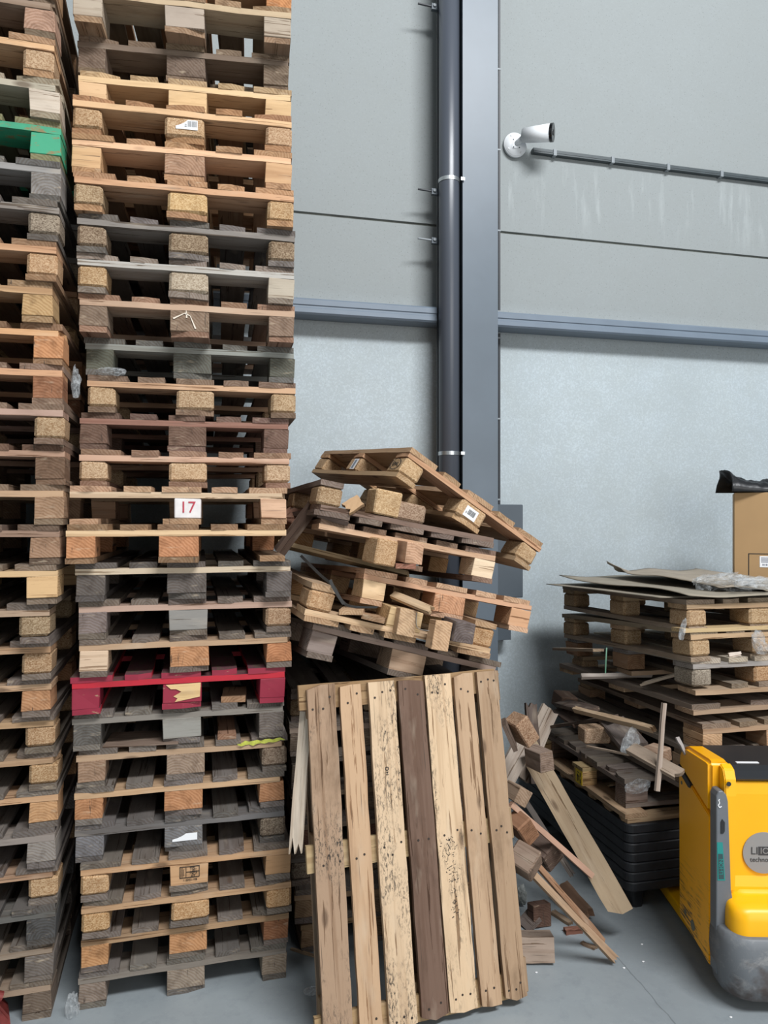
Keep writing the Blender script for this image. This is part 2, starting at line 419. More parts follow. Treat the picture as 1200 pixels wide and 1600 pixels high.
# security camera
ca = empty('security_camera', (1.938, WY, 4.312)); tag(ca, 'white bullet security camera mounted high on the concrete wall', 'security camera')
bm = bmesh.new(); cyl_bm(bm, (0, 0, 0), (0, -.035, 0), .078, seg=40); bevel_all(bm, .008, 2, 60)
for a in range(4):
    an = a * math.pi / 2 + .6; cyl_bm(bm, (.062 * math.cos(an), -.034, .062 * math.sin(an)), (.062 * math.cos(an), -.038, .062 * math.sin(an)), .005, seg=8)
new_obj('mount_plate', finish(bm, 'mount_plate', [M_CAMW], True), ca)
bm = bmesh.new(); cube_bm(bm, -.028, .028, -.042, -.033, -.032, .032); bevel_all(bm, .004, 2)
for a in (-1, 1):
    for b in (-1, 1): cyl_bm(bm, (a * .02, -.042, b * .024), (a * .02, -.0445, b * .024), .004, seg=8, mi=1)
new_obj('bracket_foot', finish(bm, 'bracket_foot', [M_CAMW, M_STEELD]), ca)
bm = bmesh.new(); cyl_bm(bm, (0, -.04, .0), (.03, -.085, .02), .016, .02, seg=20); bmesh.ops.create_icosphere(bm, subdivisions=2, radius=.024, matrix=Matrix.Translation((.032, -.088, .022)))
new_obj('swivel_arm', finish(bm, 'swivel_arm', [M_CAMW], True), ca)
d = Vector((.80, -.58, -.10)).normalized(); A = Vector((.02, -.09, .03)); B = A + d * .19
bm = bmesh.new(); cyl_bm(bm, A, B, .044, .054, seg=28); bevel_all(bm, .006, 2, 50)
body = new_obj('camera_body', finish(bm, 'camera_body', [M_CAMW], True), ca)
bm = bmesh.new(); cyl_bm(bm, B - d * .012, B + d * .006, .0555, .0555, seg=28); cyl_bm(bm, B, B + d * .01, .02, .016, seg=20, mi=0)
o = new_obj('front_glass', finish(bm, 'front_glass', [M_LENS], False), ca); o['label'] = 'black front window'
# ------------------------------------------------------------------ pallets
BW = [M_WEATH, M_WOOD, M_END]           # board: faces / edges / sawn ends
FRESH = [M_WOOD, M_WOOD, M_END]
MESH = {}
def variants(key, fn, n):
    MESH[key] = [fn() for _ in range(n)]
variants('deck145', lambda: finish(board_bm(1.2, .145, .022, 1, chip=.25, bow=random.uniform(-.001, .001)), 'deck_board_wide', BW), 5)
variants('deck100', lambda: finish(board_bm(1.2, .100, .022, 1, chip=.25, bow=random.uniform(-.001, .001)), 'deck_board_narrow', BW), 5)
variants('stringer', lambda: finish(board_bm(.8, .145, .022, 0, chip=.2), 'stringer_board', BW), 6)
variants('bottom100', lambda: finish(board_bm(1.2, .100, .022, 1, chip=.3), 'bottom_board', BW), 4)
variants('bottom145', lambda: finish(board_bm(1.2, .145, .022, 1, chip=.3), 'bottom_board_wide', BW), 3)
for nm, mats in (('chip', [M_CHIP, M_CHIP]), ('solid', [M_WOOD, M_END]), ('side', [M_END, M_WOOD])):
    variants(nm + '100', lambda: finish(block_bm(.1, .145, .078, .010 if nm == 'chip' else .002, 1, jit=.003), nm + '_block', mats), 3)
    variants(nm + '145', lambda: finish(block_bm(.145, .145, .078, .010 if nm == 'chip' else .002, 1), nm + '_block_wide', mats), 3)
for key in ('red', 'green'):
    a, b = (M_RED, M_REDW) if key == 'red' else (M_GREEN, M_GREEN)
    for kk, src in (('deck145', 'deck145'), ('deck100', 'deck100'), ('stringer', 'stringer'), ('bottom100', 'bottom100'), ('bottom145', 'bottom145'), ('100', 'solid100'), ('145', 'solid145')):
        lst = []
        for me in MESH[src]:
            m2 = me.copy(); pass
            for qi, mm in enumerate([b, a, M_REDB if key == 'red' else a] if len(me.materials) == 3 else [M_REDB if key == 'red' else a] * 2): m2.materials[qi] = mm
            lst.append(m2)
        MESH[key + kk] = lst

DX = [(0, '145'), (.18625, '100'), (.3275, '145'), (.51375, '100'), (.655, '145')]
BX = [(0, '100'), (.3275, '145'), (.70, '100')]
SYP = [0, .5275, 1.055]
def tone(h, k_=.2):
    c = lin(h); L_ = .3 * c[0] + .6 * c[1] + .1 * c[2]; c = [x + (L_ - x) * k_ for x in c]; return (c[0] * 1.03, c[1] * .965, c[2] * 1.0, 1)
def jitc(c, a=.08):
    L_ = .3 * c[0] + .6 * c[1] + .1 * c[2]; c = [x + (L_ - x) * .17 for x in c[:3]]; c = (c[0] * 1.02, c[1] * .985, c[2] * 1.0)
    f = 1.10 * (1 + random.uniform(-a, a)); return (min(1, c[0] * f), min(1, c[1] * f * (1 + random.uniform(-.02, .02))), min(1, c[2] * f * (1 + random.uniform(-.04, .04))), 1)
def part(name, mesh, root, loc, col, lab=None, rot=None):
    o = bpy.data.objects.new(name, mesh); COL.objects.link(o); o.parent = root; o.location = loc; o.color = col
    if rot: o.rotation_euler = rot
    if lab: o['label'] = lab
    return o
def pallet(label, group, loc, rot=(0, 0, 0), wood='#b08a62', blocks='#a57e56', kind='chip', deck=None, front=None, skip=(), paint='', sc_=1.0, nobottom=False):
    """front = {0/1/2: (kind, colour)} for the three blocks facing the room; skip = part keys left out"""
    root = empty('wooden_pallet', loc, rot); tag(root, label, 'pallet', group); root.scale = (sc_,) * 3
    wc = lin(wood); dc = lin(deck) if deck else wc; bc = lin(blocks); out = {}
    for i, (x, w_) in enumerate(DX):
        if 'd%d' % i in skip: continue
        out['d%d' % i] = part('deck_board', random.choice(MESH[paint + 'deck' + w_]), root, (x + random.uniform(-.003, .003), random.uniform(-.004, .004), .122), jitc(dc, .14))
    for j, y in enumerate(SYP):
        if 's%d' % j in skip: continue
        out['s%d' % j] = part('stringer', random.choice(MESH[paint + 'stringer']), root, (random.uniform(-.003, .003), y + (random.uniform(-.002, .003) if j else 0), .1), jitc(wc, .08))
    for i, (x, w_) in enumerate(BX):
        for j, y in enumerate(SYP):
            key = 'b%d%d' % (i, j)
            if key in skip: continue
            kd, cc = kind, bc
            if j == 0 and front and i in front: kd, cc = front[i][0], lin(front[i][1])
            kd2 = paint if paint else kd
            out[key] = part('block', random.choice(MESH[kd2 + w_]), root, (x + random.uniform(-.002, .002), y, .022), jitc(cc, .07))
        if 'u%d' % i in skip or nobottom: continue
        out['u%d' % i] = part('bottom_board', random.choice(MESH[paint + ('bottom' + w_)]), root, (x, random.uniform(-.004, .004), 0), jitc(dc, .15))
    return root, out

ORD = ['', 'first', 'second', 'third', 'fourth', 'fifth', 'sixth', 'seventh', 'eighth', 'ninth', 'tenth', 'eleventh', 'twelfth', 'thirteenth', 'fourteenth', 'fifteenth']
# tall stack left of centre: x, y, yaw(deg), stringer, block colour, block kind, deck colour, adjective, front blocks
T = [
 (-.480, 3.029, 1.6, '#7b7468', '#8a7c6a', 'solid', '#6a655e', 'dirty grey wooden pallet', None),
 (-.472, 3.025, 1.7, '#a9875f', '#b5824f', 'solid', '#6f665c', 'tan pallet with orange-brown blocks', {2: ('solid', '#8d5c38')}),
 (-.464, 2.993, 1.3, '#b79263', '#bb9058', 'chip', '#6f665c', 'tan pallet with yellowish chip blocks', None),
 (-.469, 2.993, .6, '#b88f60', '#bb9562', 'chip', '#6f665c', 'tan pallet with a stamped middle block', {1: ('side', '#bf9464'), 2: ('side', '#b08656')}),
 (-.490, 3.010, 1.2, '#6b6a68', '#6f706e', 'solid', '#5f5c58', 'dark grey pallet with a white scrap', {2: ('chip', '#6c5f54')}),
 (-.491, 3.007, 1.0, '#c09a6c', '#b27d4c', 'solid', '#6e675f', 'tan pallet with orange sawn blocks', None),
 (-.482, 3.005, 1.2, '#a88a6a', '#94785e', 'solid', '#6e665e', 'brown pallet with yellow tape', {1: ('solid', '#8f7c66'), 2: ('chip', '#7f6c5c')}),
 (-.497, 2.999, 1.1, '#7d776e', '#5f5c58', 'solid', '#6a645d', 'grey pallet carrying a loose offcut', {1: ('side', '#88877e'), 2: ('solid', '#6b635a')}),
 (-.495, 2.969, 1.5, '#b81c33', '#b81c33', 'solid', '#b81c33', 'red painted pallet', None),
 (-.466, 2.955, 1.4, '#a98a66', '#b98a5c', 'solid', '#6d6257', 'tan pallet', {0: ('side', '#c2a883'), 1: ('solid', '#b98353'), 2: ('solid', '#b87a48')}),
 (-.470, 2.952, 1.1, '#af917a', '#7a6f65', 'solid', '#6d6257', 'pinkish tan pallet with a grey middle block', {1: ('side', '#85837c'), 2: ('chip', '#9b7b5c')}),
 (-.474, 2.929, .5, '#bba88e', '#5f5953', 'solid', '#5a554f', 'pale-edged pallet with nearly black blocks', None),
 (-.502, 2.877, 0, '#c9a878', '#b57c4e', 'solid', '#8a6c4c', 'light tan pallet missing its right front block', None),
 (-.494, 2.922, -.1, '#cbb08a', '#c9a07a', 'side', '#a88764', 'broken pale pallet marked 17 in red', {1: ('chip', '#e6e2de')}),
 (-.471, 3.000, 0, '#b99377', '#b89a74', 'chip', '#8a6c54', 'pinkish tan pallet with beige chip blocks', None),
 (-.477, 3.025, .1, '#8c6553', '#6c5446', 'solid', '#6c5548', 'dark reddish-brown pallet', None),
 (-.446, 3.016, -.3, '#c09a72', '#ab8d67', 'chip', '#7a6450', 'tan pallet with coarse beige blocks', None),
 (-.454, 3.020, -.8, '#858980', '#585a4e', 'solid', '#605f58', 'greenish grey mouldy pallet', None),
 (-.464, 2.933, -1.1, '#b5977a', '#7e6a55', 'solid', '#8a6a52', 'tan pallet with a cracked ringed middle block', {0: ('solid', '#7c6a58')}),
 (-.468, 2.918, -1.5, '#a6a39c', '#a59a88', 'chip', '#7d7265', 'pale grey pallet', {0: ('chip', '#b08d60'), 2: ('side', '#ab9f8e')}),
 (-.466, 2.902, -1.1, '#7d7871', '#79654f', 'chip', '#65605a', 'grey pallet with dark chip blocks', None),
 (-.473, 2.882, -1.7, '#b98c60', '#b4915f', 'chip', '#a07a52', 'honey-brown pallet with a yellow middle block', {0: ('chip', '#9c8260'), 1: ('chip', '#c6a264')}),
 (-.481, 2.897, -2.9, '#cda273', '#c39a68', 'side', '#a07a52', 'light honey pallet with pale left block', {1: ('solid', '#a27e62')}),
 (-.481, 2.899, -2.8, '#c49d70', '#ad8a60', 'chip', '#9a7148', 'honey pallet with a torn white sticker', None),
 (-.472, 2.990, -4.0, '#cbaa7a', '#c9a673', 'side', '#a58a62', 'light tan pallet with pale blocks', None),
 (-.480, 3.010, -4.5, '#6c5c4a', '#6e5e4d', 'solid', '#6b5a46', 'dark brown weathered pallet', None),
 (-.481, 2.930, -3.7, '#ab9474', '#9d907c', 'side', '#8c7253', 'grey-tan pallet with whitish blocks', None),
 (-.475, 2.960, -3.0, '#a07c55', '#b5793f', 'solid', '#8a6a48', 'brown pallet with an orange right block', None),
]
TALL = []
for i, (x, y, yaw, wc, bc, kd, dk, adj, fr) in enumerate(T):
    n = i + 1
    if n == 9: where = 'the only bright red one in the central tall stack'
    elif n == 1: where = 'bottom of the central tall stack'
    elif n < 9: where = '%s from the floor in the central tall stack' % ORD[n]
    elif n <= 19: where = '%s above the red pallet' % ORD[n - 9]
    else: where = '%s from the top of the central tall stack' % (ORD[len(T) - i] if len(T) - i > 1 else 'topmost')
    if n == 28: where = 'topmost of the central tall stack'
    lab = adj.replace(' standing on the floor', '') + ', ' + where
    sk = []
    if n == 13: sk = ['b20']
    if n == 14: sk = ['b00', 'b10']
    if n == 26: sk = []
    r, o = pallet(lab, 'pallets in the central tall stack', (x, y, i * .144), (0, 0, math.radians(yaw)), wc, bc, kd, dk, fr, sk, 'red' if n == 9 else '')
    TALL.append((r, o))

# marks and scraps on the tall stack
def sticker(root, x0, x1, z0, z1, y=-.0012, bars=None, name='sticker', mat=None, lab=None, jag=False):
    bm = bmesh.new()
    if jag: prism_bm(bm, [(x0, z0), (x1, z0), (x1, z1), (x1 - (x1 - x0) * .45, z1), (x1 - (x1 - x0) * .6, z1 - (z1 - z0) * .3), (x0 + (x1 - x0) * .2, z0 + (z1 - z0) * .45), (x0, z0 + (z1 - z0) * .3)], y, y + .001, 'Y')
    else: cube_bm(bm, x0, x1, y, y + .001, z0, z1)
    o = new_obj(name, finish(bm, name, [mat or M_WHITE]), root)
    if lab: o['label'] = lab
    if bars:
        bm = bmesh.new(); u = bars[0]
        while u < bars[1]:
            w_ = random.choice((.0012, .002, .003)); cube_bm(bm, u, min(u + w_, bars[1]), y - .0006, y, bars[2], bars[3]); u += w_ + random.choice((.0014, .0022))
        for q_ in range(3): cube_bm(bm, bars[0] - .012, bars[0] - .004, y - .0006, y, bars[2] + .004 * q_, bars[2] + .004 * q_ + .0015)
        new_obj('barcode', finish(bm, 'barcode', [M_INK]), o)
    return o
# pallet 14: the middle block is a narrow whitened one with the red 17
r14 = TALL[13][0]
me = finish(block_bm(.1, .12, .078, .003, 1), 'whitened_block', [plain('chalky_white_block', '#dcd6d3', .8, 0, 30, .08)] * 2)
bk = new_obj('block', me, r14, (.372, 0, .022)); bk['label'] = 'white block marked 17'
text_obj('marking', '17', .062, bk, (.05, -.002, .042), (math.pi / 2, 0, 0), M_REDINK)
# pallet 4 stamp
r4 = TALL[3][0]; b4 = TALL[3][1]['b10']; b4['label'] = 'middle block with a burnt-in stamp'
def frame(root, x0, x1, z0, z1, t=.0018, y=-.0035, name='stamp_frame', extra=()):
    bm = bmesh.new()
    for a in ((x0, x1, z0, z0 + t), (x0, x1, z1 - t, z1), (x0, x0 + t, z0, z1), (x1 - t, x1, z0, z1)) + tuple(extra): cube_bm(bm, a[0], a[1], y, y + .003, a[2], a[3])
    return new_obj(name, finish(bm, name, [M_INK]), root)
frame(b4, .036, .112, .028, .072, extra=((.060, .0615, .028, .072), (.0865, .088, .028, .072), (.060, .112, .0495, .051), (.041, .0425, .033, .067), (.046, .0475, .033, .067), (.051, .0525, .036, .062)))
for s, x, z, sz in (('TG-', .088, .0625, .016), ('1072', .088, .0475, .015), ('HT', .088, .0345, .013), ('1-2023-198', .076, .019, .0115)):
    text_obj('stamp_text', s, sz, b4, (x, -.003, z), (math.pi / 2, 0, 0), M_INK)
sticker(TALL[4][1]['b10'], .03, .125, .022, .05, -.003, name='paper_scrap', jag=True, lab='white torn paper scrap')
sticker(TALL[23][1]['b10'], .04, .120, .030, .066, -.003, (.084, .115, .040, .062), name='torn_label', jag=True, lab='torn white label with bars')
# crack splash on pallet 19 middle block
bm = bmesh.new()
for a, b in (((.075, .058), (.055, .068)), ((.055, .068), (.012, .045)), ((.075, .058), (.095, .01)), ((.06, .078), (.062, .05))):
    d2 = Vector((b[0] - a[0], 0, b[1] - a[1])); nn = Vector((-d2.z, 0, d2.x)).normalized() * .003
    vs = [bm.verts.new((a[0] + s * nn.x * .4, -.003, a[1] + s * nn.z * .4)) for s in (-1, 1)] + [bm.verts.new((b[0] + s * nn.x, -.003, b[1] + s * nn.z)) for s in (1, -1)]
    bm.faces.new(vs)
o = new_obj('resin_crack', finish(bm, 'resin_crack', [plain('pale_resin', '#d8ccbb', .6)]), TALL[18][1]['b10']); mo = o.modifiers.new('s', 'SOLIDIFY'); mo.thickness = .001
# pale bare wood on the red pallet's middle block
rb = TALL[8][1]['b10']; bm = bmesh.new()
prism_bm(bm, [(.012, .074), (.143, .076), (.140, .022), (.045, .006), (.055, .020), (.04, .028), (.07, .045), (.05, .056), (.03, .057)], -.0035, -.0005, 'Y'); bm.normal_update(); box_uv(bm, 0)
o = new_obj('bare_wood_patch', finish(bm, 'bare_wood_patch', [M_WOOD]), rb); o.color = (*lin('#d9b886'), 1); o['label'] = 'pale patch where the red block has split'

# ------------------------------------------------------------------ loose wood helpers
def plank(name, label, cat, pa, pb, width, thick, col, up=None, rag=(.0, .0), group=None, mats=None, twist=0.0, parent=None, chamf=0.0):
    """a board whose centreline runs pa -> pb; `up` = rough direction its broad face looks"""
    pa, pb = Vector(pa), Vector(pb); d = (pb - pa); L = d.length; d.normalize()
    n = Vector(up) if up else Vector((0, 0, CH)) - (pa + pb) / 2
    n = (n - d * n.dot(d)).normalized(); s = n.cross(d)
    if twist: 
        q = Matrix.Rotation(twist, 3, d); n = q @ n; s = q @ s
    bm = board_bm(L, width, thick, 0, rag=rag, jit=.002, seg=max(4, int(L / .1)))
    if chamf:
        for v in bm.verts:
            if v.co.x > L - .003 and v.co.y < .01: v.co.x -= chamf
    bm.transform(Matrix.Translation((0, -width / 2, -thick / 2)))
    o = new_obj(name, finish(bm, name, mats or FRESH))
    M = Matrix((d, s, n)).transposed().to_4x4(); M.translation = pa
    o.matrix_world = M; o.color = tone(col); 
    if label: tag(o, label, cat, group)
    return o
def loose_block(label, ctr, size, rot, col, kind='chip', group='loose pallet blocks', bev=.006):
    mats = {'chip': [M_CHIP, M_CHIP], 'solid': [M_WOOD, M_END]}[kind]
    bm = block_bm(*size, bev, 1, jit=.003); bm.transform(Matrix.Translation((-size[0] / 2, -size[1] / 2, -size[2] / 2)))
    o = new_obj('wood_block', finish(bm, 'wood_block', mats)); o.location = ctr; o.rotation_euler = [math.radians(a) for a in rot]; o.color = tone(col, .25)
    tag(o, label, 'wood block', group); return o

# scraps on the tall stack's decks
def on_pallet(i, x, y, dz=0): 
    r = TALL[i][0]; return Matrix.LocRotScale(r.location, r.rotation_euler, (1, 1, 1)) @ Vector((x, y, .144 + dz))
plank('wood_offcut', 'short tan wood offcut lying under the right side of the red pallet', 'offcut', on_pallet(7, .60, .02, .012), on_pallet(7, .62, .20, .012), .095, .022, '#a07c54', (0, 0, 1))
plank('wood_offcut', 'orange-ended wood offcut on the deck two below the red pallet', 'offcut', on_pallet(6, .56, .0, .012), on_pallet(6, .57, .55, .012), .07, .022, '#8f6a4c', (0, 0, 1))
plank('thin_panel', 'thin brown board lying on the deck two below the red pallet, left side', 'board', on_pallet(6, .10, .10, .005), on_pallet(6, .38, .075, .005), .19, .006, '#7d6a57', (0, 0, 1))

def crumple(name, label, cat, ctr, size, mat, seed=0, sub=3, amp=.35, rot=(0, 0, 0), freq=9.0, group=None, parent=None):
    from mathutils import noise
    bm = bmesh.new(); bmesh.ops.create_icosphere(bm, subdivisions=sub, radius=.5)
    for v in bm.verts:
        p = v.co * freq * .35 + Vector((seed * 3.1, seed, 0)); nv = noise.noise_vector(p) + .6 * noise.noise_vector(p * 2.7)
        v.co = v.co * (1 + amp * nv.x) + nv * amp * .35
    zmin = -.42
    for v in bm.verts: v.co.z = max(v.co.z, zmin)
    bm.transform(Matrix.Diagonal((*size, 1))); o = new_obj(name, finish(bm, name, [mat]), parent)
    o.location = ctr; o.rotation_euler = rot
    if label: tag(o, label, cat, group)
    return o
k = NT('clear_stretch_film'); tcn = k.n('ShaderNodeTexCoord'); nn = k.noise(tcn.outputs['Object'], 40, 4, .7)
k.b.inputs['Base Color'].default_value = (.55, .57, .58, 1); k.b.inputs['Roughness'].default_value = .22
tp = k.n('ShaderNodeBsdfTransparent'); ms = k.n('ShaderNodeMixShader'); k.l(k.ramp(nn, .35, .7, (.06,) * 3, (.50,) * 3), ms.inputs[0])
k.l(tp.outputs[0], ms.inputs[1]); k.l(k.b.outputs[0], ms.inputs[2]); k.l(ms.outputs[0], k.out.inputs[0]); k.bump(nn, .8, .01)
M_FILM = k.m
M_YTAPE = plain('yellow_tape', '#c8cc58', .5, 0, 60, .2)
# yellow tape on pallet 7
r7 = TALL[6][0]; bm = bmesh.new(); pts = []
for i in range(13):
    t = i / 12; pts.append((.60 + .19 * t, -.006 - .004 * math.sin(i * 1.7), .123 + .006 * math.sin(i * 4.1) * .5 + .008 * t))
vs = []
for (a, b, c_), hh in zip(pts, [.004, .012, .018, .012, .02, .016, .010, .018, .014, .012, .016, .01, .003]): vs.append((bm.verts.new((a, b, c_ - hh / 2)), bm.verts.new((a, b - .003, c_ + hh / 2))))
for i in range(12): bm.faces.new((vs[i][0], vs[i + 1][0], vs[i + 1][1], vs[i][1]))
o = new_obj('tape_strip', finish(bm, 'tape_strip', [M_YTAPE]), r7); o['label'] = 'strip of crumpled yellow tape'; mo = o.modifiers.new('s', 'SOLIDIFY'); mo.thickness = .0012
crumple('film_scrap', 'grey wad of plastic film caught at the left of the tall stack, mid height', 'plastic film', on_pallet(16, .085, -.002, .012), (.11, .05, .035), M_FILM, 3)

# ------------------------------------------------------------------ left stack
Lc = [(-.576, 3.019), (-.57, 3.013), (-.559, 3.0), (-.553, 3.017), (-.559, 3.0), (-.553, 3.02), (-.555, 3.02), (-.565, 3.01), (-.570, 2.98), (-.565, 2.95), (-.560, 2.90), (-.530, 2.879), (-.520, 2.876),
      (-.505, 2.869), (-.500, 2.868), (-.500, 2.84), (-.505, 2.85), (-.505, 2.85), (-.535, 2.83), (-.52, 2.82), (-.515, 2.82), (-.51, 2.83), (-.51, 2.83), (-.508, 2.82), (-.53, 2.82), (-.525, 2.82), (-.52, 2.82)]
LS = [('#8f7a5f', '#6f6152', 'solid', '#6a5f52', 'brown pallet'), ('#8a7a66', '#6b645c', 'solid', '#6a6259', 'grey-brown pallet'), ('#5e5c58', '#4c4c4b', 'solid', '#55524e', 'charcoal grey pallet'),
      ('#a98464', '#b08c60', 'chip', '#6a6259', 'tan pallet with chip blocks'), ('#8b8176', '#86807a', 'solid', '#68625b', 'pale grey pallet'), ('#b58d5f', '#ba8d5b', 'solid', '#6a6259', 'tan pallet with orange blocks'),
      ('#a5855f', '#a57f52', 'chip', '#6e6458', 'brown pallet with chip blocks'), ('#b7946a', '#a98456', 'chip', '#6e6458', 'tan pallet with coarse blocks'), ('#b8976c', '#b07f50', 'solid', '#6e6458', 'tan pallet with ringed orange block'),
      ('#ad875e', '#a07c54', 'chip', '#6e6458', 'tan pallet with brown chip blocks'), ('#9c8466', '#8d7757', 'chip', '#6e6458', 'brown pallet with worn chip blocks'), ('#c3a06e', '#c39e6a', 'side', '#7b6b58', 'light pallet with pale block'),
      ('#94785f', '#97765a', 'solid', '#6b5848', 'brown pallet'), ('#b1906a', '#9a7a5c', 'solid', '#7a6650', 'tan pallet'), ('#a48268', '#6c5340', 'solid', '#6c5340', 'dark brown pallet'), ('#a98a76', '#a58660', 'chip', '#7a6450', 'pinkish pallet with chip blocks'),
      ('#b98a62', '#8c5e3e', 'solid', '#7a6450', 'tan pallet with a red-brown block'), ('#c1905e', '#b87f4e', 'solid', '#8a6a4a', 'orange-tan pallet'), ('#b28e5e', '#b08e5c', 'solid', '#8a6e4c', 'tan pallet with a big worn block'), ('#b88b60', '#b08a60', 'chip', '#8a6a4a', 'honey pallet'),
      ('#7b756d', '#776d60', 'chip', '#5e5850', 'grey pallet with grey chip blocks'), ('#8c8c88', '#78766f', 'solid', '#5f5d58', 'weathered grey pallet'), ('#3fa583', '#3fa583', 'solid', '#3fa583', 'green painted pallet'), ('#a59c88', '#bdb19a', 'side', '#8b8069', 'whitish stained pallet'),
      ('#c09768', '#a98a62', 'chip', '#957450', 'tan pallet with chip blocks'), ('#84705a', '#9d7b66', 'solid', '#6f5e48', 'brown-grey pallet'), ('#a48460', '#a07c54', 'solid', '#7f6446', 'brown pallet with greenish boards')]
LEFT = []
for i, (xy, s) in enumerate(zip(Lc, LS)):
    n = i + 1; yaw = 2.2 + random.uniform(-.6, .6); a = math.radians(yaw)
    loc = (xy[0] - .8 * math.cos(a), xy[1] - .8 * math.sin(a), i * .144)
    if n == 23: where = 'the only green one at the left edge'
    elif n == 1: where = 'bottom of the left edge stack'
    elif n <= 14: where = '%s from the floor in the left edge stack' % ORD[n]
    elif n < 23: where = '%s below the green pallet at the left edge' % ORD[23 - n]
    else: where = '%s above the green pallet at the left edge' % ORD[n - 23]
    LEFT.append(pallet(s[4] + ', ' + where, 'pallets in the stack at the left edge', loc, (0, 0, a), s[0], s[1], s[2], s[3], None, (), 'green' if n == 23 else ''))
    if n == 23:
        for kq, oq in LEFT[-1][1].items():
            if kq[0] in 'du': oq.data = random.choice(MESH[{'d': 'deck145', 'u': 'bottom100'}[kq[0]]]) if kq not in ('d1', 'd3', 'u1') else random.choice(MESH['deck100']); oq.color = (*lin('#7d7a5c'), 1)
crumple('film_scrap', 'whitish wad of film caught at the left stack, mid height', 'plastic film', at(118, 600, 2.66), (.03, .05, .12), M_FILM, 7)
crumple('film_scrap', 'limp strip of film hanging in a left edge pallet opening', 'plastic film', at(60, 590, 2.70), (.03, .02, .09), M_FILM, 8)

# ------------------------------------------------------------------ stack behind the leaning pallet
MB = [(.40, 3.20, 3.0), (.37, 3.18, -4.5), (.36, 3.22, 2.0), (.37, 3.21, 0), (.355, 3.20, 1.0), (.36, 3.22, -.6), (.35, 3.19, .5), (.355, 3.21, .4)]
MC = [('#9a7c56', '#8b7050'), ('#9c7e58', '#8a7050'), ('#6e655a', '#6a6258'), ('#7d6c58', '#6b4a3a'), ('#8a7458', '#7a6650'), ('#6a6055', '#6a5f52'), ('#7c6c5a', '#6a5c4c'), ('#74685a', '#8c7454')]
for i, ((x, y, yaw), (a, b)) in enumerate(zip(MB, MC)):
    n = i + 1
    where = 'topmost of the hidden stack behind the leaning pallet, carrying the tilted heap' if n == 8 else ('on the floor behind the leaning pallet' if n == 1 else '%s from the floor in the stack behind the leaning pallet' % ORD[n])
    pallet('dull brown pallet, ' + where, 'pallets stacked behind the leaning pallet', (x, y, i * .144), (0, 0, math.radians(yaw)), a, b, 'chip' if n in (8, 3) else 'solid', '#6e645a')

# ------------------------------------------------------------------ the tilted heap on it
def scaled(p, kf):
    c0 = Vector((0, 0, CH)); return c0 + (Vector(p) - c0) * kf
def heap(label, loc, rotd, kf, **kw):
    return pallet(label, 'tilted pallets in the heap above the leaning pallet', scaled(loc, kf), [math.radians(a) for a in rotd], sc_=kf, **kw)
p1r, p1 = heap('fairly new tan pallet tilted steeply on top of the heap, with white stickers', (.772, 2.996, 2.072), (4.9, 31.5, 11.8), 1.0, wood='#b98f62', blocks='#bd9c6e', kind='chip', deck='#a98a62')
p2r, p2 = heap('upside-down dark pallet just under the topmost tilted one', (1.231, 3.003, 1.908), (1.0, 190.5, 4.5), 1.0, wood='#7a6454', blocks='#9c7f5a', kind='chip', deck='#75665a', skip=('b00', 'u0', 'b01', 'b02', 'u1'), front={1: ('chip', '#8c705c')})
p3r, p3 = heap('tan-edged pallet lacking its left block, third in the tilted heap from the top', (.425, 2.961, 1.755), (-1.7, 10.5, 4.0), 1.0, wood='#bd9872', blocks='#a88050', kind='solid', deck='#7b6450', skip=('b00', 'u0', 'b10'), front={2: ('side', '#d8bf96')})
p4r, p4 = heap('fresh tan pallet jutting out farthest right in the heap middle', (.611, 2.972, 1.547), (-2.0, 11.8, 5.1), 1.0, wood='#bb8f68', blocks='#c09a6a', kind='solid', deck='#bd9874', front={0: ('side', '#d2b384'), 1: ('solid', '#c08c64'), 2: ('side', '#c49568')})
p5r, p5 = heap('upside-down pallet with pale front board, second from the bottom of the heap', (1.156, 2.826, 1.459), (-1.7, 194.1, 5.9), 1.045, wood='#c6a676', blocks='#c0955c', kind='solid', deck='#a98a62', front={1: ('side', '#c4a574'), 0: ('chip', '#b98f5c'), 2: ('chip', '#b8905c')}, skip=('d1', 'u1'))
p6r, p6 = heap('weathered brown pallet resting directly above the leaning pallet, lowest of the heap', (.354, 2.70, 1.385), (-3.0, 15.3, 5.5), 1.085, wood='#8d7a6a', blocks='#9a8672', kind='solid', deck='#75695e', front={0: ('side', '#8b7d72'), 1: ('side', '#a88c70')})

# stickers on the top pallet
sticker(p1['b10'], .032, .100, .012, .060, -.003, (.050, .088, .026, .050), name='barcode_sticker', lab='white barcode sticker')
ob = p1['b01']   # middle block of its long side, face x=0
bm = bmesh.new(); cube_bm(bm, -.003, -.002, .03, .085, .008, .068); so = new_obj('barcode_sticker', finish(bm, 'barcode_sticker', [M_WHITE]), ob); so['label'] = 'pale sticker on the long side'
bm = bmesh.new(); cube_bm(bm, -.0038, -.003, .045, .070, .015, .061); new_obj('barcode', finish(bm, 'barcode', [plain('grey_print', '#7f8a98', .7)]), so)
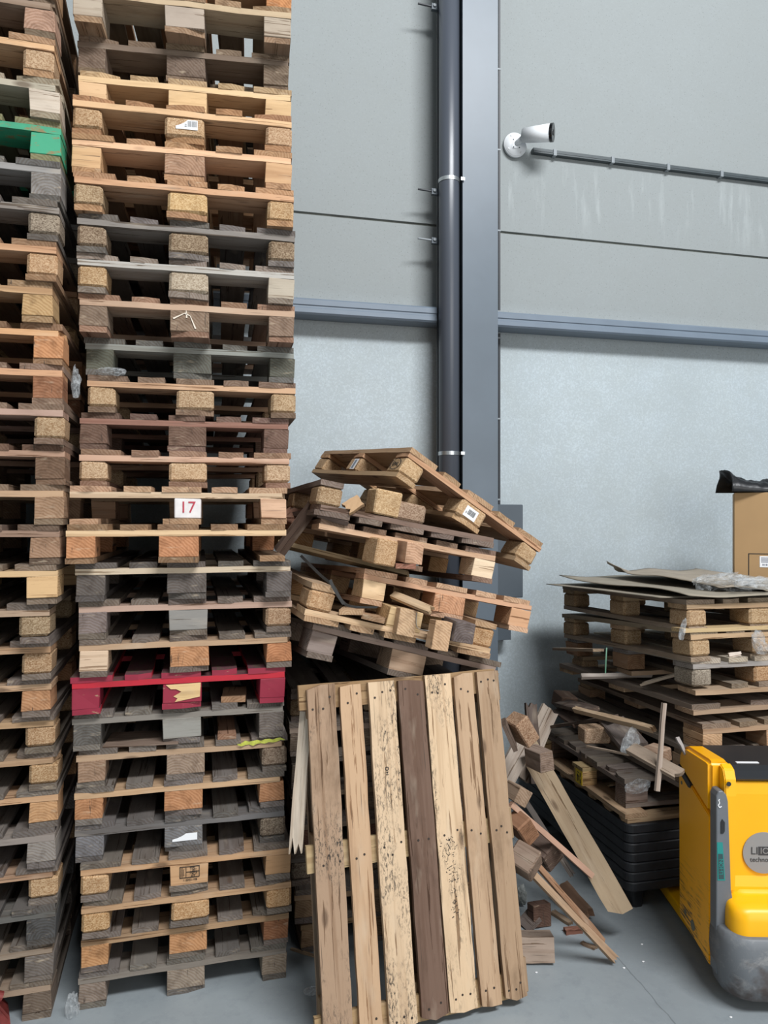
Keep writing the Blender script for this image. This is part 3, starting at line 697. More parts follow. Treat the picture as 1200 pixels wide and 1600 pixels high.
# oval stamp on the corner block's long side
bm = bmesh.new()
N = 36
for i in range(N):
    a0, a1 = 2 * math.pi * i / N, 2 * math.pi * (i + 1) / N
    def pt(a, r): return (-.0035, .078 + .052 * r * math.cos(a), .040 + .028 * r * math.sin(a))
    bm.faces.new([bm.verts.new(pt(a0, 1)), bm.verts.new(pt(a1, 1)), bm.verts.new(pt(a1, .90)), bm.verts.new(pt(a0, .90))])
ov = new_obj('oval_stamp', finish(bm, 'oval_stamp', [M_INK]), p1['b00']); mo = ov.modifiers.new('s', 'SOLIDIFY'); mo.thickness = .0008
text_obj('stamp_text', 'EPAL', .030, p1['b00'], (-.003, .078, .040), (math.pi / 2, 0, -math.pi / 2), M_INK)

# loose pieces in and around the heap
loose_block('bright yellowish chip block standing upright between the two upper tilted pallets', at(599, 786, 3.10), (.118, .12, .105), (2, 9, 8), '#c8a566')
plank('bottom_board_piece', 'dark board stub beneath the bright yellowish chip block in the heap', 'board', at(588, 812, 3.06), at(570, 800, 3.55), .10, .02, '#7c5c3c', (0, 0, 1))
loose_block('orange chip block under the third tilted pallet, left of centre', at(594, 862, 3.05), (.10, .12, .105), (2, 10, 14), '#bd9458')
loose_block('plain tan block with a stamped foot beside the orange chip block', at(638, 863, 3.06), (.075, .12, .085), (2, 8, 10), '#c79c70', 'solid', bev=.002)
plank('board_piece', 'red-brown board foot beneath the plain tan block in the heap', 'board', at(634, 885, 3.0), at(632, 882, 3.25), .085, .02, '#9d6a50', (0, -.2, 1))
plank('loose_plank', 'long narrow plank crossing the heap leftwards from the jutting tan pallet', 'plank', at(438, 850, 3.32), at(640, 899, 3.22), .09, .02, '#a89468', (0, .3, 1), (.0, .02))
plank('loose_plank', 'dark plank leaning between the tall stack and the heap', 'plank', at(436, 862, 3.15), at(497, 781, 3.12), .03, .05, '#5f4d3e', (-.6, -.4, .6), (.0, .01))
plank('loose_plank', 'brown board end poking out left behind the dark leaning plank', 'plank', at(452, 812, 3.35), at(500, 775, 3.7), .12, .022, '#8a6146', (-.2, -.5, 1), (.02, 0))
loose_block('rounded brown block behind the dark leaning plank by the tall stack', at(462, 812, 3.4), (.1, .12, .06), (10, -30, 20), '#8b6044', 'solid')
plank('splinter', 'torn pale splinter between the two chip blocks high in the heap', 'splinter', at(540, 797, 3.0), at(566, 780, 3.02), .055, .02, '#b2905f', (-.3, -1, .6), (.02, .03))
plank('loose_plank', 'grey-brown board tail under the chip blocks in the heap', 'plank', at(497, 800, 3.0), at(545, 815, 3.02), .05, .02, '#5c4d42', (0, -.6, 1), (0, .01))
loose_block('fresh yellow block propped upright low in the heap, left of its middle', at(632, 972, 3.0), (.078, .06, .11), (0, 12, 6), '#c8a774', 'solid', bev=.002)
loose_block('fresh yellow block propped upright low in the heap, right of its middle', at(686, 992, 3.0), (.075, .06, .115), (0, 12, 6), '#c9a470', 'solid', bev=.002)
loose_block('dark grey block beside the right propped yellow block', at(716, 985, 3.04), (.09, .12, .085), (0, 12, 6), '#6c625c', 'solid', bev=.002)
plank('splinter', 'pale bent lath crossing behind the jutting tan pallet', 'lath', at(614, 929, 3.1), at(676, 955, 2.93), .035, .015, '#bda274', (0, -1, .6), (.0, .03))
plank('board_end', 'short pale board end on the upside-down pallet low in the heap, left one', 'board', at(548, 957, 2.93), at(556, 950, 3.3), .095, .02, '#b9986a', (0, -.1, 1))
plank('board_end', 'short board end on the upside-down pallet low in the heap, right one', 'board', at(583, 967, 2.93), at(590, 960, 3.3), .095, .02, '#a08058', (.2, -.1, 1))
# loose metal strapping
def ribbon(name, label, cat, pts, width, mat, wdir=(0, 0, 1), group=None, thick=.0015):
    bm = bmesh.new(); wv = Vector(wdir).normalized() * width / 2; prev = None
    P_ = [Vector(p) for p in pts]; Q = []
    for i in range(len(P_) - 1):
        p0 = P_[max(i - 1, 0)]; p1_ = P_[i]; p2_ = P_[i + 1]; p3_ = P_[min(i + 2, len(P_) - 1)]
        for s in range(6):
            t = s / 6; Q.append(.5 * ((2 * p1_) + (-p0 + p2_) * t + (2 * p0 - 5 * p1_ + 4 * p2_ - p3_) * t * t + (-p0 + 3 * p1_ - 3 * p2_ + p3_) * t ** 3))
    Q.append(P_[-1])
    for q_ in Q:
        cur = (bm.verts.new(q_ - wv), bm.verts.new(q_ + wv))
        if prev: bm.faces.new((prev[0], cur[0], cur[1], prev[1]))
        prev = cur
    o = new_obj(name, finish(bm, name, [mat])); mo = o.modifiers.new('s', 'SOLIDIFY'); mo.thickness = thick
    tag(o, label, cat, group); return o
M_STRAP = plain('dull_steel_strap', '#4c4a48', .45, .5)
ribbon('steel_strap', 'loose dark steel strap curling down inside the tilted heap', 'strap', [at(470, 868, 3.1), at(500, 898, 3.0), at(520, 915, 2.9), at(535, 940, 2.88), at(552, 948, 2.9), at(590, 949, 2.9)], .012, M_STRAP, (.5, -.3, .5))
ribbon('steel_strap', 'loose dark steel strap hooked beside the fresh tan block', 'strap', [at(516, 906, 2.87), at(522, 920, 2.86), at(537, 944, 2.85)], .012, M_STRAP, (.6, -.2, .3))
M_GBRK = plain('grey_bracket', '#8f8a82', .5, .3)
ribbon('steel_strap', 'pale bent strap end between the propped yellow blocks', 'strap', [at(651, 958, 2.93), at(652, 980, 2.93), at(670, 985, 2.93)], .012, M_GBRK, (0, 1, 0))

# ------------------------------------------------------------------ the pallet leaning in front
LR = Euler([math.radians(a) for a in (79.31, -.58, 5.51)])
lean = empty('wooden_pallet', scaled((.366, 2.467, .098), 1.0396), LR)
tag(lean, 'worn seven-board pallet leaning upright against the stack in the foreground', 'pallet'); lean.scale = (1.0396,) * 3
# local frame: x across, y up the slope, z out of the deck towards the room
LB = [(.02, .105, '#a1886a', BW[:], 1.215, '#', -.012), (.150, .082, '#bd9f78', None, 1.20, '', -.006), (.256, .104, '#cdb58e', 'mould', 1.20, '', -.004), (.380, .103, '#705a49', None, 1.19, '', .002),
      (.488, .108, '#d0b78e', 'speck', 1.20, '', .004), (.613, .082, '#b59a76', None, 1.20, '', .0), (.712, .088, '#a38a69', None, 1.20, '', .0)]
M_LEANC = wood_mat('leaning_board_blotchy', 0, .9, .45); M_LEANA = wood_mat('leaning_board_worn', 0, .7); M_LEANB = wood_mat('leaning_board_clean', 0, .3, 0, .55)
for i, (x, wd_, c_, mk, ln, _, y0) in enumerate(LB):
    m = {0: M_LEANC, 1: M_LEANB, 2: M_MOULD, 3: M_LEANA, 4: M_MOULD2, 5: M_LEANA, 6: M_LEANA}[i]
    bm = board_bm(ln, wd_, .020, 1, chip=.5, jit=.0018, seg=14)
    for yy in (.045, .60, 1.15):
        for xx in ((.3, .72) if i % 2 else (.22, .5, .8)):
            a = (xx + random.uniform(-.06, .06)) * wd_; b = yy + random.uniform(-.022, .022)
            cyl_bm(bm, (a, b, .0185), (a, b, .0212), .0042, seg=10, mi=3)
    me = finish(bm, 'deck_board', [m, M_WOOD, M_END, M_NAIL]); o = part('deck_board', me, lean, (x, y0, -.020), tone(c_, .10))
    o['label'] = ['weathered brown board', 'clean tan board', 'pale board with black mould', 'dark brown board', 'pale yellow board with black smudges', 'grey-tan board', 'grey-brown board'][i]
    o.rotation_euler = (0, 0, math.radians((-.2, .1, -.15, .1, -.1, .1, 0)[i]))
    if i == 2: text_obj('stamp_text', 'o', .03, o, (.052, .885, .0215), (0, 0, 0), M_INK); text_obj('stamp_text', 'z', .026, o, (.052, .868, .0215), (0, 0, 0), M_INK)
    if i == 4:
        bm = bmesh.new(); rr = random.Random(5)
        for _ in range(85):
            u = rr.gauss(.052, .016); v_ = rr.uniform(.44, .60) if rr.random() < .75 else rr.uniform(.32, .42)
            if v_ < .43: u = rr.gauss(.05, .006)
            aa = rr.uniform(0, 3.14); ll = rr.uniform(.003, .011); ww = rr.uniform(.0012, .003)
            ex, ey = math.cos(aa), math.sin(aa)
            bm.faces.new([bm.verts.new((u + sx_ * ex * ll / 2 - sy_ * ey * ww / 2, v_ + sx_ * ey * ll / 2 + sy_ * ex * ww / 2, .0208)) for sx_, sy_ in ((-1, -1), (1, -1), (1.2, 1), (-.7, 1))])
        so = new_obj('ink_smudges', finish(bm, 'ink_smudges', [M_INK]), o); mo = so.modifiers.new('s', 'SOLIDIFY'); mo.thickness = .0006; so['label'] = 'smeared black stencil marks'
for yy, cc in ((.0, '#a58a66'), (.555, '#ab9470'), (1.115, '#9a7f5e')):
    bm = board_bm(.805, .09, .02, 0); part('stringer', finish(bm, 'stringer', FRESH), lean, (-.004, yy, -.041), (*lin(cc), 1))
for x, w_ in ((0, .095), (.34, .12), (.70, .1)):
    for yy in (.0, .55, 1.08):
        bm = block_bm(w_, .12, .075, .003, 1); part('block', finish(bm, 'block', [M_WOOD, M_END]), lean, (x + .03, yy, -.118), jitc(lin('#8f7654')))
    bm = board_bm(1.2, w_, .02, 1); part('bottom_board', finish(bm, 'bottom_board', BW), lean, (x + .03, 0, -.139), jitc(lin('#8a765a')))
plank('splintered_lath', 'pale lath with a torn lower end left of the leaning pallet', 'lath', at(479, 1112, 2.86), at(461, 1338, 2.74), .05, .014, '#c9bda2', (-.6, -1, .1), (0, .07))

# floor scraps near it
def floor_pt(px, py, z=0.0): return at(px, py, (CH - z) * FPX / (py - Y0))
plank('splinter', 'thin splinter lying on the floor left of the leaning pallet', 'splinter', floor_pt(455, 1482, .006), floor_pt(500, 1497, .006), .012, .008, '#a58c66', (0, 0, 1), (0, .02))
crumple('film_scrap', 'small clear film scrap on the floor left of the leaning pallet', 'plastic film', floor_pt(488, 1548, .008), (.07, .05, .02), M_FILM, 12, group='film scraps on the floor')
crumple('film_scrap', 'clear film scrap clinging to the lowest left block of the tall stack', 'plastic film', floor_pt(112, 1575, .03), (.05, .05, .12), M_FILM, 14)

# ------------------------------------------------------------------ black plastic pallets
BKM = plain('black_recycled_plastic', '#24262a', .55, 0, 14, .35, .1)
BKX, BKY = 1.945, 3.13; BKL, BKW = 1.2, .80
def rounded_rect(x0, x1, y0, y1, r, n=5):
    pts = []
    for cx, cy, a0 in ((x1 - r, y1 - r, 0), (x0 + r, y1 - r, 90), (x0 + r, y0 + r, 180), (x1 - r, y0 + r, 270)):
        for i in range(n + 1):
            a = math.radians(a0 + 90 * i / n); pts.append((cx + r * math.cos(a), cy + r * math.sin(a)))
    return pts
def plastic_deck(z0, z1, wdt, lng, top):
    bm = bmesh.new(); r = .045
    out = rounded_rect(0, wdt, 0, lng, r, 6); out2 = rounded_rect(.004, wdt - .004, .004, lng - .004, r, 6); inn = rounded_rect(.03, wdt - .03, .03, lng - .03, r * .6, 6)
    def ring(pts, z): return [bm.verts.new((p[0], p[1], z)) for p in pts]
    rings = [ring(inn, z0), ring(out2, z0), ring(out, z0 + .005), ring(out, z1 - .005), ring(out2, z1), ring(inn, z1)]
    n = len(out)
    for a, b in zip(rings, rings[1:] + rings[:1]):
        for i in range(n): bm.faces.new((a[i], a[(i + 1) % n], b[(i + 1) % n], b[i]))
    if top:      # deck web with openings
        for i in range(6): y = .03 + i * (lng - .06 - .03) / 5; cube_bm(bm, .028, wdt - .028, y, y + .05, z1 - .030, z1 - .006)
        for i in range(4): x = .03 + i * (wdt - .06 - .03) / 3; cube_bm(bm, x, x + .05, .028, lng - .028, z1 - .034, z1 - .010)
    bmesh.ops.recalc_face_normals(bm, faces=bm.faces); return bm
NBK = 7; z_low, z_top = .113, .437; ph = (z_top - z_low) / NBK
for i in range(NBK):
    lab = 'black plastic pallet, ' + ('topmost' if i == NBK - 1 else 'lowest, standing on its feet' if i == 0 else '%s from the floor' % ORD[i + 1]) + ' in the nested stack beside the yellow truck'
    if i == 0: lab = 'lowest black plastic pallet standing on its feet beside the yellow truck'
    r = empty('plastic_pallet', (BKX + random.uniform(-.002, .002), BKY + random.uniform(-.002, .002), 0)); tag(r, lab, 'plastic pallet', 'nested black plastic pallets')
    new_obj('deck', finish(plastic_deck(z_low + i * ph + .001, z_low + (i + 1) * ph - .0015, BKW, BKL, True), 'deck', [BKM]), r)
    for fx in (.06, .36, .66):
        for fy in (.06, .55, 1.04):
            bm = bmesh.new(); zf = i * ph; e = .0 
            a = rounded_rect(fx + .012, fx + .068, fy + .012, fy + .088, .015, 3); b = rounded_rect(fx, fx + .08, fy, fy + .1, .02, 3)
            top_z = z_low + i * ph + .01; bot = max(0, z_low + i * ph - ph + .004) if i else 0.0
            va = [bm.verts.new((p[0], p[1], bot)) for p in a]; vb = [bm.verts.new((p[0], p[1], top_z)) for p in b]; n = len(a)
            bm.faces.new(va[::-1]); bm.faces.new(vb)
            for q_ in range(n): bm.faces.new((va[q_], va[(q_ + 1) % n], vb[(q_ + 1) % n], vb[q_]))
            new_obj('foot', finish(bm, 'foot', [BKM]), r)

# ------------------------------------------------------------------ wooden pallets on the black ones
def seven_deck(label, group, loc, rot, lenx, leny, wood, blocks, deck, flip=False, n=7, kinds='solid'):
    """pallet whose deck boards run along x (to the right) and whose three-block side faces left"""
    r = empty('wooden_pallet', loc, rot); tag(r, label, 'pallet', group)
    zD, zS, zB, zU = (.122, .1, .022, 0) if not flip else (0, .022, .044, .122)
    st = (leny - .11) / (n - 1)
    for i in range(n):
        bm = board_bm(lenx, .088 if i % 2 else .11, .022, 0, chip=.6, jit=.003); part('deck_board', finish(bm, 'deck_board', BW), r, (random.uniform(-.012, .012), i * st, zD), jitc(lin(deck), .15))
    for x in (0, lenx / 2 - .07, lenx - .145):
        bm = board_bm(leny, .12, .022, 1, jit=.002); part('stringer', finish(bm, 'stringer', BW), r, (x, 0, zS), jitc(lin(wood)))
        for y in (0, leny / 2 - .06, leny - .1):
            bm = block_bm(.12, .1, .078, .003, 0); part('block', finish(bm, 'block', [M_WOOD, M_END] if kinds == 'solid' else [M_CHIP] * 2), r, (x, y, zB), jitc(lin(blocks)))
    for y in (0, leny / 2 - .05, leny - .1):
        bm = board_bm(lenx, .1, .022, 0); part('bottom_board', finish(bm, 'bottom_board', BW), r, (0, y, zU), jitc(lin(deck)))
    return r
# upside-down pallet: board ends beneath, blocks standing on its stringers
w1 = empty('wooden_pallet', (1.945, 3.150, .437), (0, 0, 0)); tag(w1, 'upside-down light wood pallet lying directly on the black plastic stack', 'pallet', 'wooden pallets on the black plastic stack')
for i in range(7):
    bm = board_bm(1.2, .085, .022, 0, chip=.5); part('deck_board', finish(bm, 'deck_board', FRESH), w1, (random.uniform(-.004, .01), i * .1535, 0), jitc(lin('#a98c64'), .1))
for x in (0, .53, 1.08):
    bm = board_bm(1.0, .12, .022, 1); part('stringer', finish(bm, 'stringer', FRESH), w1, (x, 0, .022), jitc(lin('#a98d68')))
for x, y, sx_, cc in ((-.045, .385, .085, '#c8a576'), (-.03, .86, .055, '#b59468')):
    bm = block_bm(sx_, .10, .078, .002, 0); b_ = part('block', finish(bm, 'block', [M_WOOD, M_END]), w1, (x + .03, y, .044), (*lin(cc), 1)); b_['label'] = 'block showing at the left side'
    bm = board_bm(sx_ + .006, .11, .018, 0); part('bottom_board', finish(bm, 'bottom_board', FRESH), w1, (x + .027, y - .003, .122), (*lin('#b09870'), 1))
    if y < .5:
        bm = bmesh.new(); cube_bm(bm, -.003, -.0005, .004, .072, .002, .076); s_ = new_obj('yellow_sticker', finish(bm, 'yellow_sticker', [plain('yellow_label', '#e6c312', .45)]), b_); s_['label'] = 'yellow sticker with black print'
        bm = bmesh.new()
        for q_ in ((.016, .022, .010, .030), (.030, .054, .040, .045), (.030, .036, .020, .040), (.044, .050, .014, .052), (.018, .023, .044, .064), (.034, .05, .060, .064)): cube_bm(bm, -.004, -.003, *q_)
        new_obj('print', finish(bm, 'print', [M_INK]), s_)
w2 = seven_deck('dark weathered pallet with film remnants on its corner, beneath the debris at right', 'wooden pallets on the black plastic stack', (1.985, 3.21, .483), (0, 0, 0), 1.1, .88, '#776a5d', '#7d6c5c', '#776c60')
crumple('film_wrap', 'torn clear film stuck on the front corner of the dark weathered pallet', 'plastic film', Vector((2.04, 3.205, .585)), (.13, .04, .07), M_FILM, 21)
r8 = empty('wooden_pallet', (2.15, 2.96, .629)); tag(r8, 'flattened pallet without blocks under the collapsing right stack', 'pallet', 'wooden pallets on the black plastic stack')
for i in range(5): part('deck_board', MESH['deck100'][i], r8, (i * .175, 0, .052), jitc(lin('#73675a')))
for j in range(3): part('stringer', MESH['stringer'][j], r8, (0, j * .5275, .030), jitc(lin('#7c6a55')))
for i in range(3): part('bottom_board', MESH['bottom100'][i], r8, (i * .35, 0, .006), jitc(lin('#73675a')))

# upper stack, EUR pallets with their long side to the left, sagging to the back
def rp(label, x, y, zf, zb, yaw=0, **kw):
    h = .144 if 'h' not in kw else kw.pop('h')
    a = -math.atan2(zf - zb, 1.2)
    return pallet(label, 'pallets in the collapsing stack at right', (x, y, zf - .144), (a, kw.pop('roll', 0), math.radians(yaw)), **kw)
R7 = rp('dull brown pallet, lowest of the collapsing right stack', 2.13, 2.90, .848, .845, 1.5, wood='#7c6a55', blocks='#8b7052', kind='solid', deck='#73675a')
R6 = rp('brown pallet with a fresh square corner block, second lowest in the collapsing right stack', 2.16, 2.87, .972, .93, -1.6, wood='#a88a66', blocks='#b5926a', kind='solid', deck='#7b6a55', skip=('u0', 'u1', 'u2', 'b01', 'b11'))
R5 = rp('broken pallet without lower boards, third lowest in the collapsing right stack', 2.122, 2.884, 1.055, 1.02, 2.2, wood='#a08565', blocks='#9f6f4c', kind='solid', deck='#77685a', skip=('u0', 'u1', 'u2', 'b00', 'b10', 'b01', 'b11', 'b02', 'b12', 'd1'))
R4 = rp('broken pallet whose right block bears a yellow-green label, collapsing right stack', 2.125, 2.87, 1.147, 1.10, -1.2, wood='#ae9370', blocks='#a1855e', kind='chip', deck='#83735e', skip=('u0', 'u1', 'u2', 'b00', 'b10', 'b01', 'b11', 'd0'))
R3 = rp('pale-edged pallet in the collapsing right stack, third from its top', 2.12, 2.884, 1.262, 1.20, 0, wood='#8f8a84', blocks='#96714c', kind='solid', deck='#a89d8a', skip=('u0', 'u1', 'u2'), front={0: ('chip', '#7c7772'), 1: ('chip', '#ab8352')})
R2 = rp('chip-block pallet, second from the top of the collapsing right stack', 2.112, 2.884, 1.395, 1.32, .6, wood='#a98d66', blocks='#a5875f', kind='chip', deck='#8a7a62')
R1 = rp('chip-block pallet carrying the cardboard sheets, topmost of the right stack', 2.105, 2.90, 1.528, 1.49, -.3, wood='#ab9068', blocks='#a88a60', kind='chip', deck='#8c7c66')
bm = board_bm(.85, .09, .018, 0); part('edge_board', finish(bm, 'edge_board', FRESH), R1[0], (-.03, -.01, -.002), (*lin('#bba27a'), 1)).rotation_euler = (0, 0, 0)
bm = bmesh.new(); cube_bm(bm, .02, .08, -.006, -.004, .012, .060); s_ = new_obj('label_sticker', finish(bm, 'label_sticker', [M_WHITE]), R4[1].get('b20')); s_['label'] = 'white and yellow-green sticker'
bm = bmesh.new(); cube_bm(bm, .028, .070, -.007, -.006, .018, .050); new_obj('print_patch', finish(bm, 'print_patch', [plain('lime_print', '#b5c82c', .5)]), s_)

# sticks, laths and blocks at right
G = 'loose sticks on the right stack'
M_PALE = '#cfc7b4'
plank('stick', 'straight whitish stick lying across the left side of the right stack', 'stick', at(908, 1057, 3.9), at(1018, 1054, 3.9), .022, .02, '#c9c2b2', (-.3, -.6, .7), (0, 0), G)
plank('stick', 'pointed pale splinter beside the straight whitish stick', 'splinter', at(1002, 1069, 3.66), at(1078, 1048, 3.45), .028, .012, '#b9ab90', (0, -.5, 1), (.05, 0), G)
plank('stick', 'tan stick with a white break lying over the debris by the right stack', 'stick', at(897, 1108, 3.62), at(1024, 1140, 3.1), .022, .026, '#ab936c', (-.2, -.8, .6), (.02, .03), G)
plank('stick', 'thin grey stick standing upright in front of the right stack', 'stick', at(1038, 1098, 3.08), at(1027, 1236, 3.02), .018, .014, '#a39683', (0, -1, 0), (.01, 0), G)
plank('loose_board', 'split pale-edged plank sloping down to the truck behind', 'plank', at(985, 1168, 3.18), at(1066, 1213, 2.98), .06, .018, '#8f8069', (-.3, -.5, 1), (.0, .04))
plank('loose_board', 'grey film-covered board lying steeply on the dark weathered pallet', 'board', at(955, 1125, 3.55), at(993, 1168, 3.22), .12, .025, '#5c544c', (-.3, -.8, .7), (.02, .02))
crumple('film_wrap', 'torn clear film on the end of the grey board by the right stack', 'plastic film', at(985, 1160, 3.2), (.09, .05, .13), M_FILM, 31, rot=(0, .5, .3))
loose_block('brown chip block lying at the back of the dark weathered pallet', at(928, 1146, 3.5), (.125, .09, .075), (0, 0, -6), '#96795a', 'chip')
loose_block('tan block lying on the dark weathered pallet behind the upright stick', at(1025, 1178, 3.2), (.11, .09, .06), (0, 0, 25), '#8f7558', 'solid')
plank('loose_board', 'dark thin board lying left from the chip block towards the wall', 'board', at(858, 1136, 3.95), at(960, 1120, 3.45), .05, .016, '#4f4338', (0, -.5, 1))
plank('loose_board', 'dark rounded board end low at the left of the right stack', 'board', at(872, 1108, 4.1), at(906, 1130, 3.7), .07, .018, '#5a4a3c', (-.4, -.6, .6), (.02, 0))
plank('loose_board', 'curved brown board end just under the collapsing right stack, left side', 'board', at(876, 1098, 4.1), at(925, 1110, 3.6), .08, .02, '#54463a', (-.2, -.8, .4), (.01, 0))
loose_block('dark brown split block at the back left of the right stack', at(882, 1095, 4.15), (.10, .12, .085), (8, 8, 0), '#5f4a38', 'solid')
plank('loose_board', 'light board tip poking left from the right stack near its top', 'board', at(870, 1014, 4.15), at(935, 1016, 3.7), .06, .014, '#8b7a5f', (0, -.6, 1), (.02, 0))
plank('stick', 'thin pale splinter lying on the dark weathered pallet', 'splinter', at(917, 1166, 3.45), at(985, 1180, 3.15), .014, .008, '#a39278', (0, -.2, 1), (0, .02), G)
ribbon('green_cord', 'thin green cord hanging at the left of the right stack', 'cord', [at(948, 1012, 3.62), at(947, 1030, 3.6), at(946, 1052, 3.6)], .006, plain('green_cord', '#4f7a62', .6), (1, -.3, 0))
plank('stick', 'white painted stick slanting low beside the yellow truck', 'stick', at(1058, 1152, 3.25), at(1072, 1180, 3.2), .014, .010, '#9a978f', (0, -1, .3), (0, .02), G)
plank('splinter', 'white broken sliver under the pale-edged pallet front', 'splinter', at(1138, 1024, 3.38), at(1158, 1021, 3.38), .022, .012, '#d8d0bd', (0, -1, .2), (.01, .01))

# cardboard sheets
def sheet(name, label, cat, c00, c10, c11, c01, mat, thick=.004, amp=.004, seed=0, curl=None, n=18, rag=.0):
    from mathutils import noise
    bm = bmesh.new(); g = []
    c00, c10, c11, c01 = [Vector(c) for c in (c00, c10, c11, c01)]
    for i in range(n + 1):
        row = []
        for j in range(n + 1):
            u, v = i / n, j / n; p = c00 * (1 - u) * (1 - v) + c10 * u * (1 - v) + c11 * u * v + c01 * (1 - u) * v
            p.z += amp * noise.noise(Vector((u * 3 + seed, v * 3, seed))) * 2
            if rag and (i in (0, n) or j in (0, n)): p += Vector((noise.noise(Vector((u * 15, v * 15, seed))), noise.noise(Vector((v * 15, u * 15, seed + 5))), 0)) * rag
            if curl: p = curl(u, v, p)
            row.append(bm.verts.new(p))
        g.append(row)
    for i in range(n):
        for j in range(n): bm.faces.new((g[i][j], g[i + 1][j], g[i + 1][j + 1], g[i][j + 1]))
    bm.normal_update()
    o = new_obj(name, finish(bm, name, [mat], True)); mo = o.modifiers.new('s', 'SOLIDIFY'); mo.thickness = thick; mo.offset = 1
    if o.data.polygons[0].normal.z < 0: o.data.flip_normals()
    tag(o, label, cat); return o
M_CARD = plain('grey_brown_cardboard', '#8f8677', .85, 0, 9, .10, .1); M_CARD2 = plain('kraft_cardboard', '#968b7c', .85, 0, 9, .12, .1)
zc = lambda y: 1.532 + (2.9 - y) * (.036 / 1.2)
sheet('fibreboard_sheet', 'thin flat board overhanging the back left of the right stack', 'board', (2.03, 3.0, zc(3.0)), (2.92, 2.90, zc(2.9)), (2.92, 4.10, zc(4.1)), (2.01, 4.13, zc(4.13)), M_CARD, .004, .001, 1)
sheet('cardboard_sheet', 'large grey-brown cardboard sheet covering the top of the right stack', 'cardboard', (2.09, 2.87, zc(2.87) + .008), (2.93, 2.86, zc(2.86) + .008), (2.92, 4.10, zc(4.1) + .045), (2.08, 4.10, zc(4.1) + .040), M_CARD, .004, .004, 2, lambda u, v, p: p + Vector((0, 0, .018 * max(0, 1 - u * 5) * (.5 + .5 * math.sin(v * 7)))))
def curl2(u, v, p):
    e = max(0, 1 - u * 6) * max(0, (v - .72) / .28)
    p = p + Vector((.03 * e, -.02 * e, .06 * e)); p.z += .03 * max(0, 1 - u * 2.2) * (.6 + .4 * math.sin(v * 5)); return p
sheet('cardboard_sheet', 'upper crumpled cardboard sheet with its back left corner curled up', 'cardboard', (2.36, 3.02, zc(3.02) + .020), (2.98, 2.86, zc(2.86) + .022), (2.96, 4.0, zc(4.0) + .085), (2.30, 4.0, zc(4.0) + .075), M_CARD2, .004, .010, 4, curl2, 22, .02)
crumple('stretch_film', 'crumpled clear stretch film lying on the cardboard at right', 'plastic film', at(1132, 911, 3.6), (.30, .18, .085), M_FILM, 41, 4, .5, (0, 0, -.25), 16)
crumple('stretch_film', 'clear film twist at the far right on the cardboard', 'plastic film', at(1176, 912, 3.42), (.20, .10, .06), M_FILM, 44, 3, .4, (0, 0, .1), 12)
crumple('film_scrap', 'clear film tail hanging from the top pallet corner at right', 'plastic film', at(1066, 985, 3.22), (.025, .02, .10), M_FILM, 45, 3, .4, (0, .25, 0))
crumple('film_scrap', 'bunched clear film hanging at the right edge of the stack', 'plastic film', at(1187, 1006, 3.35), (.07, .05, .12), M_FILM, 47, 3, .4, (0, -.5, 0))

# carton with black sack
M_BOX = plain('brown_carton', '#a5855d', .8, 0, 4, .05)
cb0 = at(1147, 770, 4.35); 
cart = empty('cardboard_carton', (cb0.x, cb0.y, 1.452 + .02)); cart.rotation_euler = (0, 0, math.radians(-37)); tag(cart, 'large brown carton at the right edge behind the cardboard sheets', 'carton')
ch = cb0.z - 1.472
bm = bmesh.new(); cube_bm(bm, 0, .62, 0, .26, 0, ch); bevel_all(bm, .003, 1); new_obj('box_body', finish(bm, 'box_body', [M_BOX]), cart)
zt = ch - .365 + .004
bm = bmesh.new()
for a in ((.075, .52, zt, zt + .005), (.075, .08, .02, zt), (.515, .52, .02, zt)): cube_bm(bm, a[0], a[1], -.001, .0005, a[2], a[3])
new_obj('printed_frame', finish(bm, 'printed_frame', [M_INK]), cart)
bm = bmesh.new(); cube_bm(bm, .135, .26, -.002, -.0005, zt - .075, zt - .01); lo = new_obj('shipping_label', finish(bm, 'shipping_label', [M_WHITE]), cart); lo['label'] = 'white shipping label'
bm = bmesh.new()
for i in range(4): cube_bm(bm, .142, .142 + (.05, .09, .07, .06)[i], -.0028, -.002, zt - .022 - i * .008, zt - .019 - i * .008)
for i in range(9): cube_bm(bm, .15 + i * .006, .15 + i * .006 + (.002, .003)[i % 2], -.0028, -.002, zt - .066, zt - .055)
new_obj('label_print', finish(bm, 'label_print', [plain('blue_black_print', '#34405c', .6)]), lo)
lc = empty('cardboard_carton', (cb0.x + .02, cb0.y + .01, 0), (0, 0, math.radians(-37))); tag(lc, 'tall lower carton standing on the floor, carrying the brown carton at the right edge', 'carton')
bm = bmesh.new(); cube_bm(bm, 0, .60, 0, .27, 0, 1.471); bevel_all(bm, .003, 1); new_obj('box_body', finish(bm, 'box_body', [M_BOX]), lc)
M_BAG = plain('black_polythene', '#141518', .38, 0, 30, .3, .5)
def sack():
    from mathutils import noise
    bm = bmesh.new(); bmesh.ops.create_grid(bm, x_segments=60, y_segments=26, size=.5)
    for v in bm.verts:
        u, t = v.co.x + .5, v.co.y + .5
        x = -.070 + u * .70 + .015 * math.sin(t * 9) * max(0, 1 - u * 6); y = -.05 + t * .26
        pf = max(0, math.sin(math.pi * t)) ** .5
        z = .003 + pf * (.085 + .020 * math.cos(u * 9 + .5) + .020 * noise.noise(Vector((u * 9, t * 5, 2))) + .012 * noise.noise(Vector((u * 25, t * 14, 7)))) + .03 * max(0, 1 - u * 9) * pf
        v.co = Vector((x, y, z))
    o = new_obj('black_sack', finish(bm, 'black_sack', [M_BAG], True)); mo = o.modifiers.new('s', 'SOLIDIFY'); mo.thickness = .003; return o
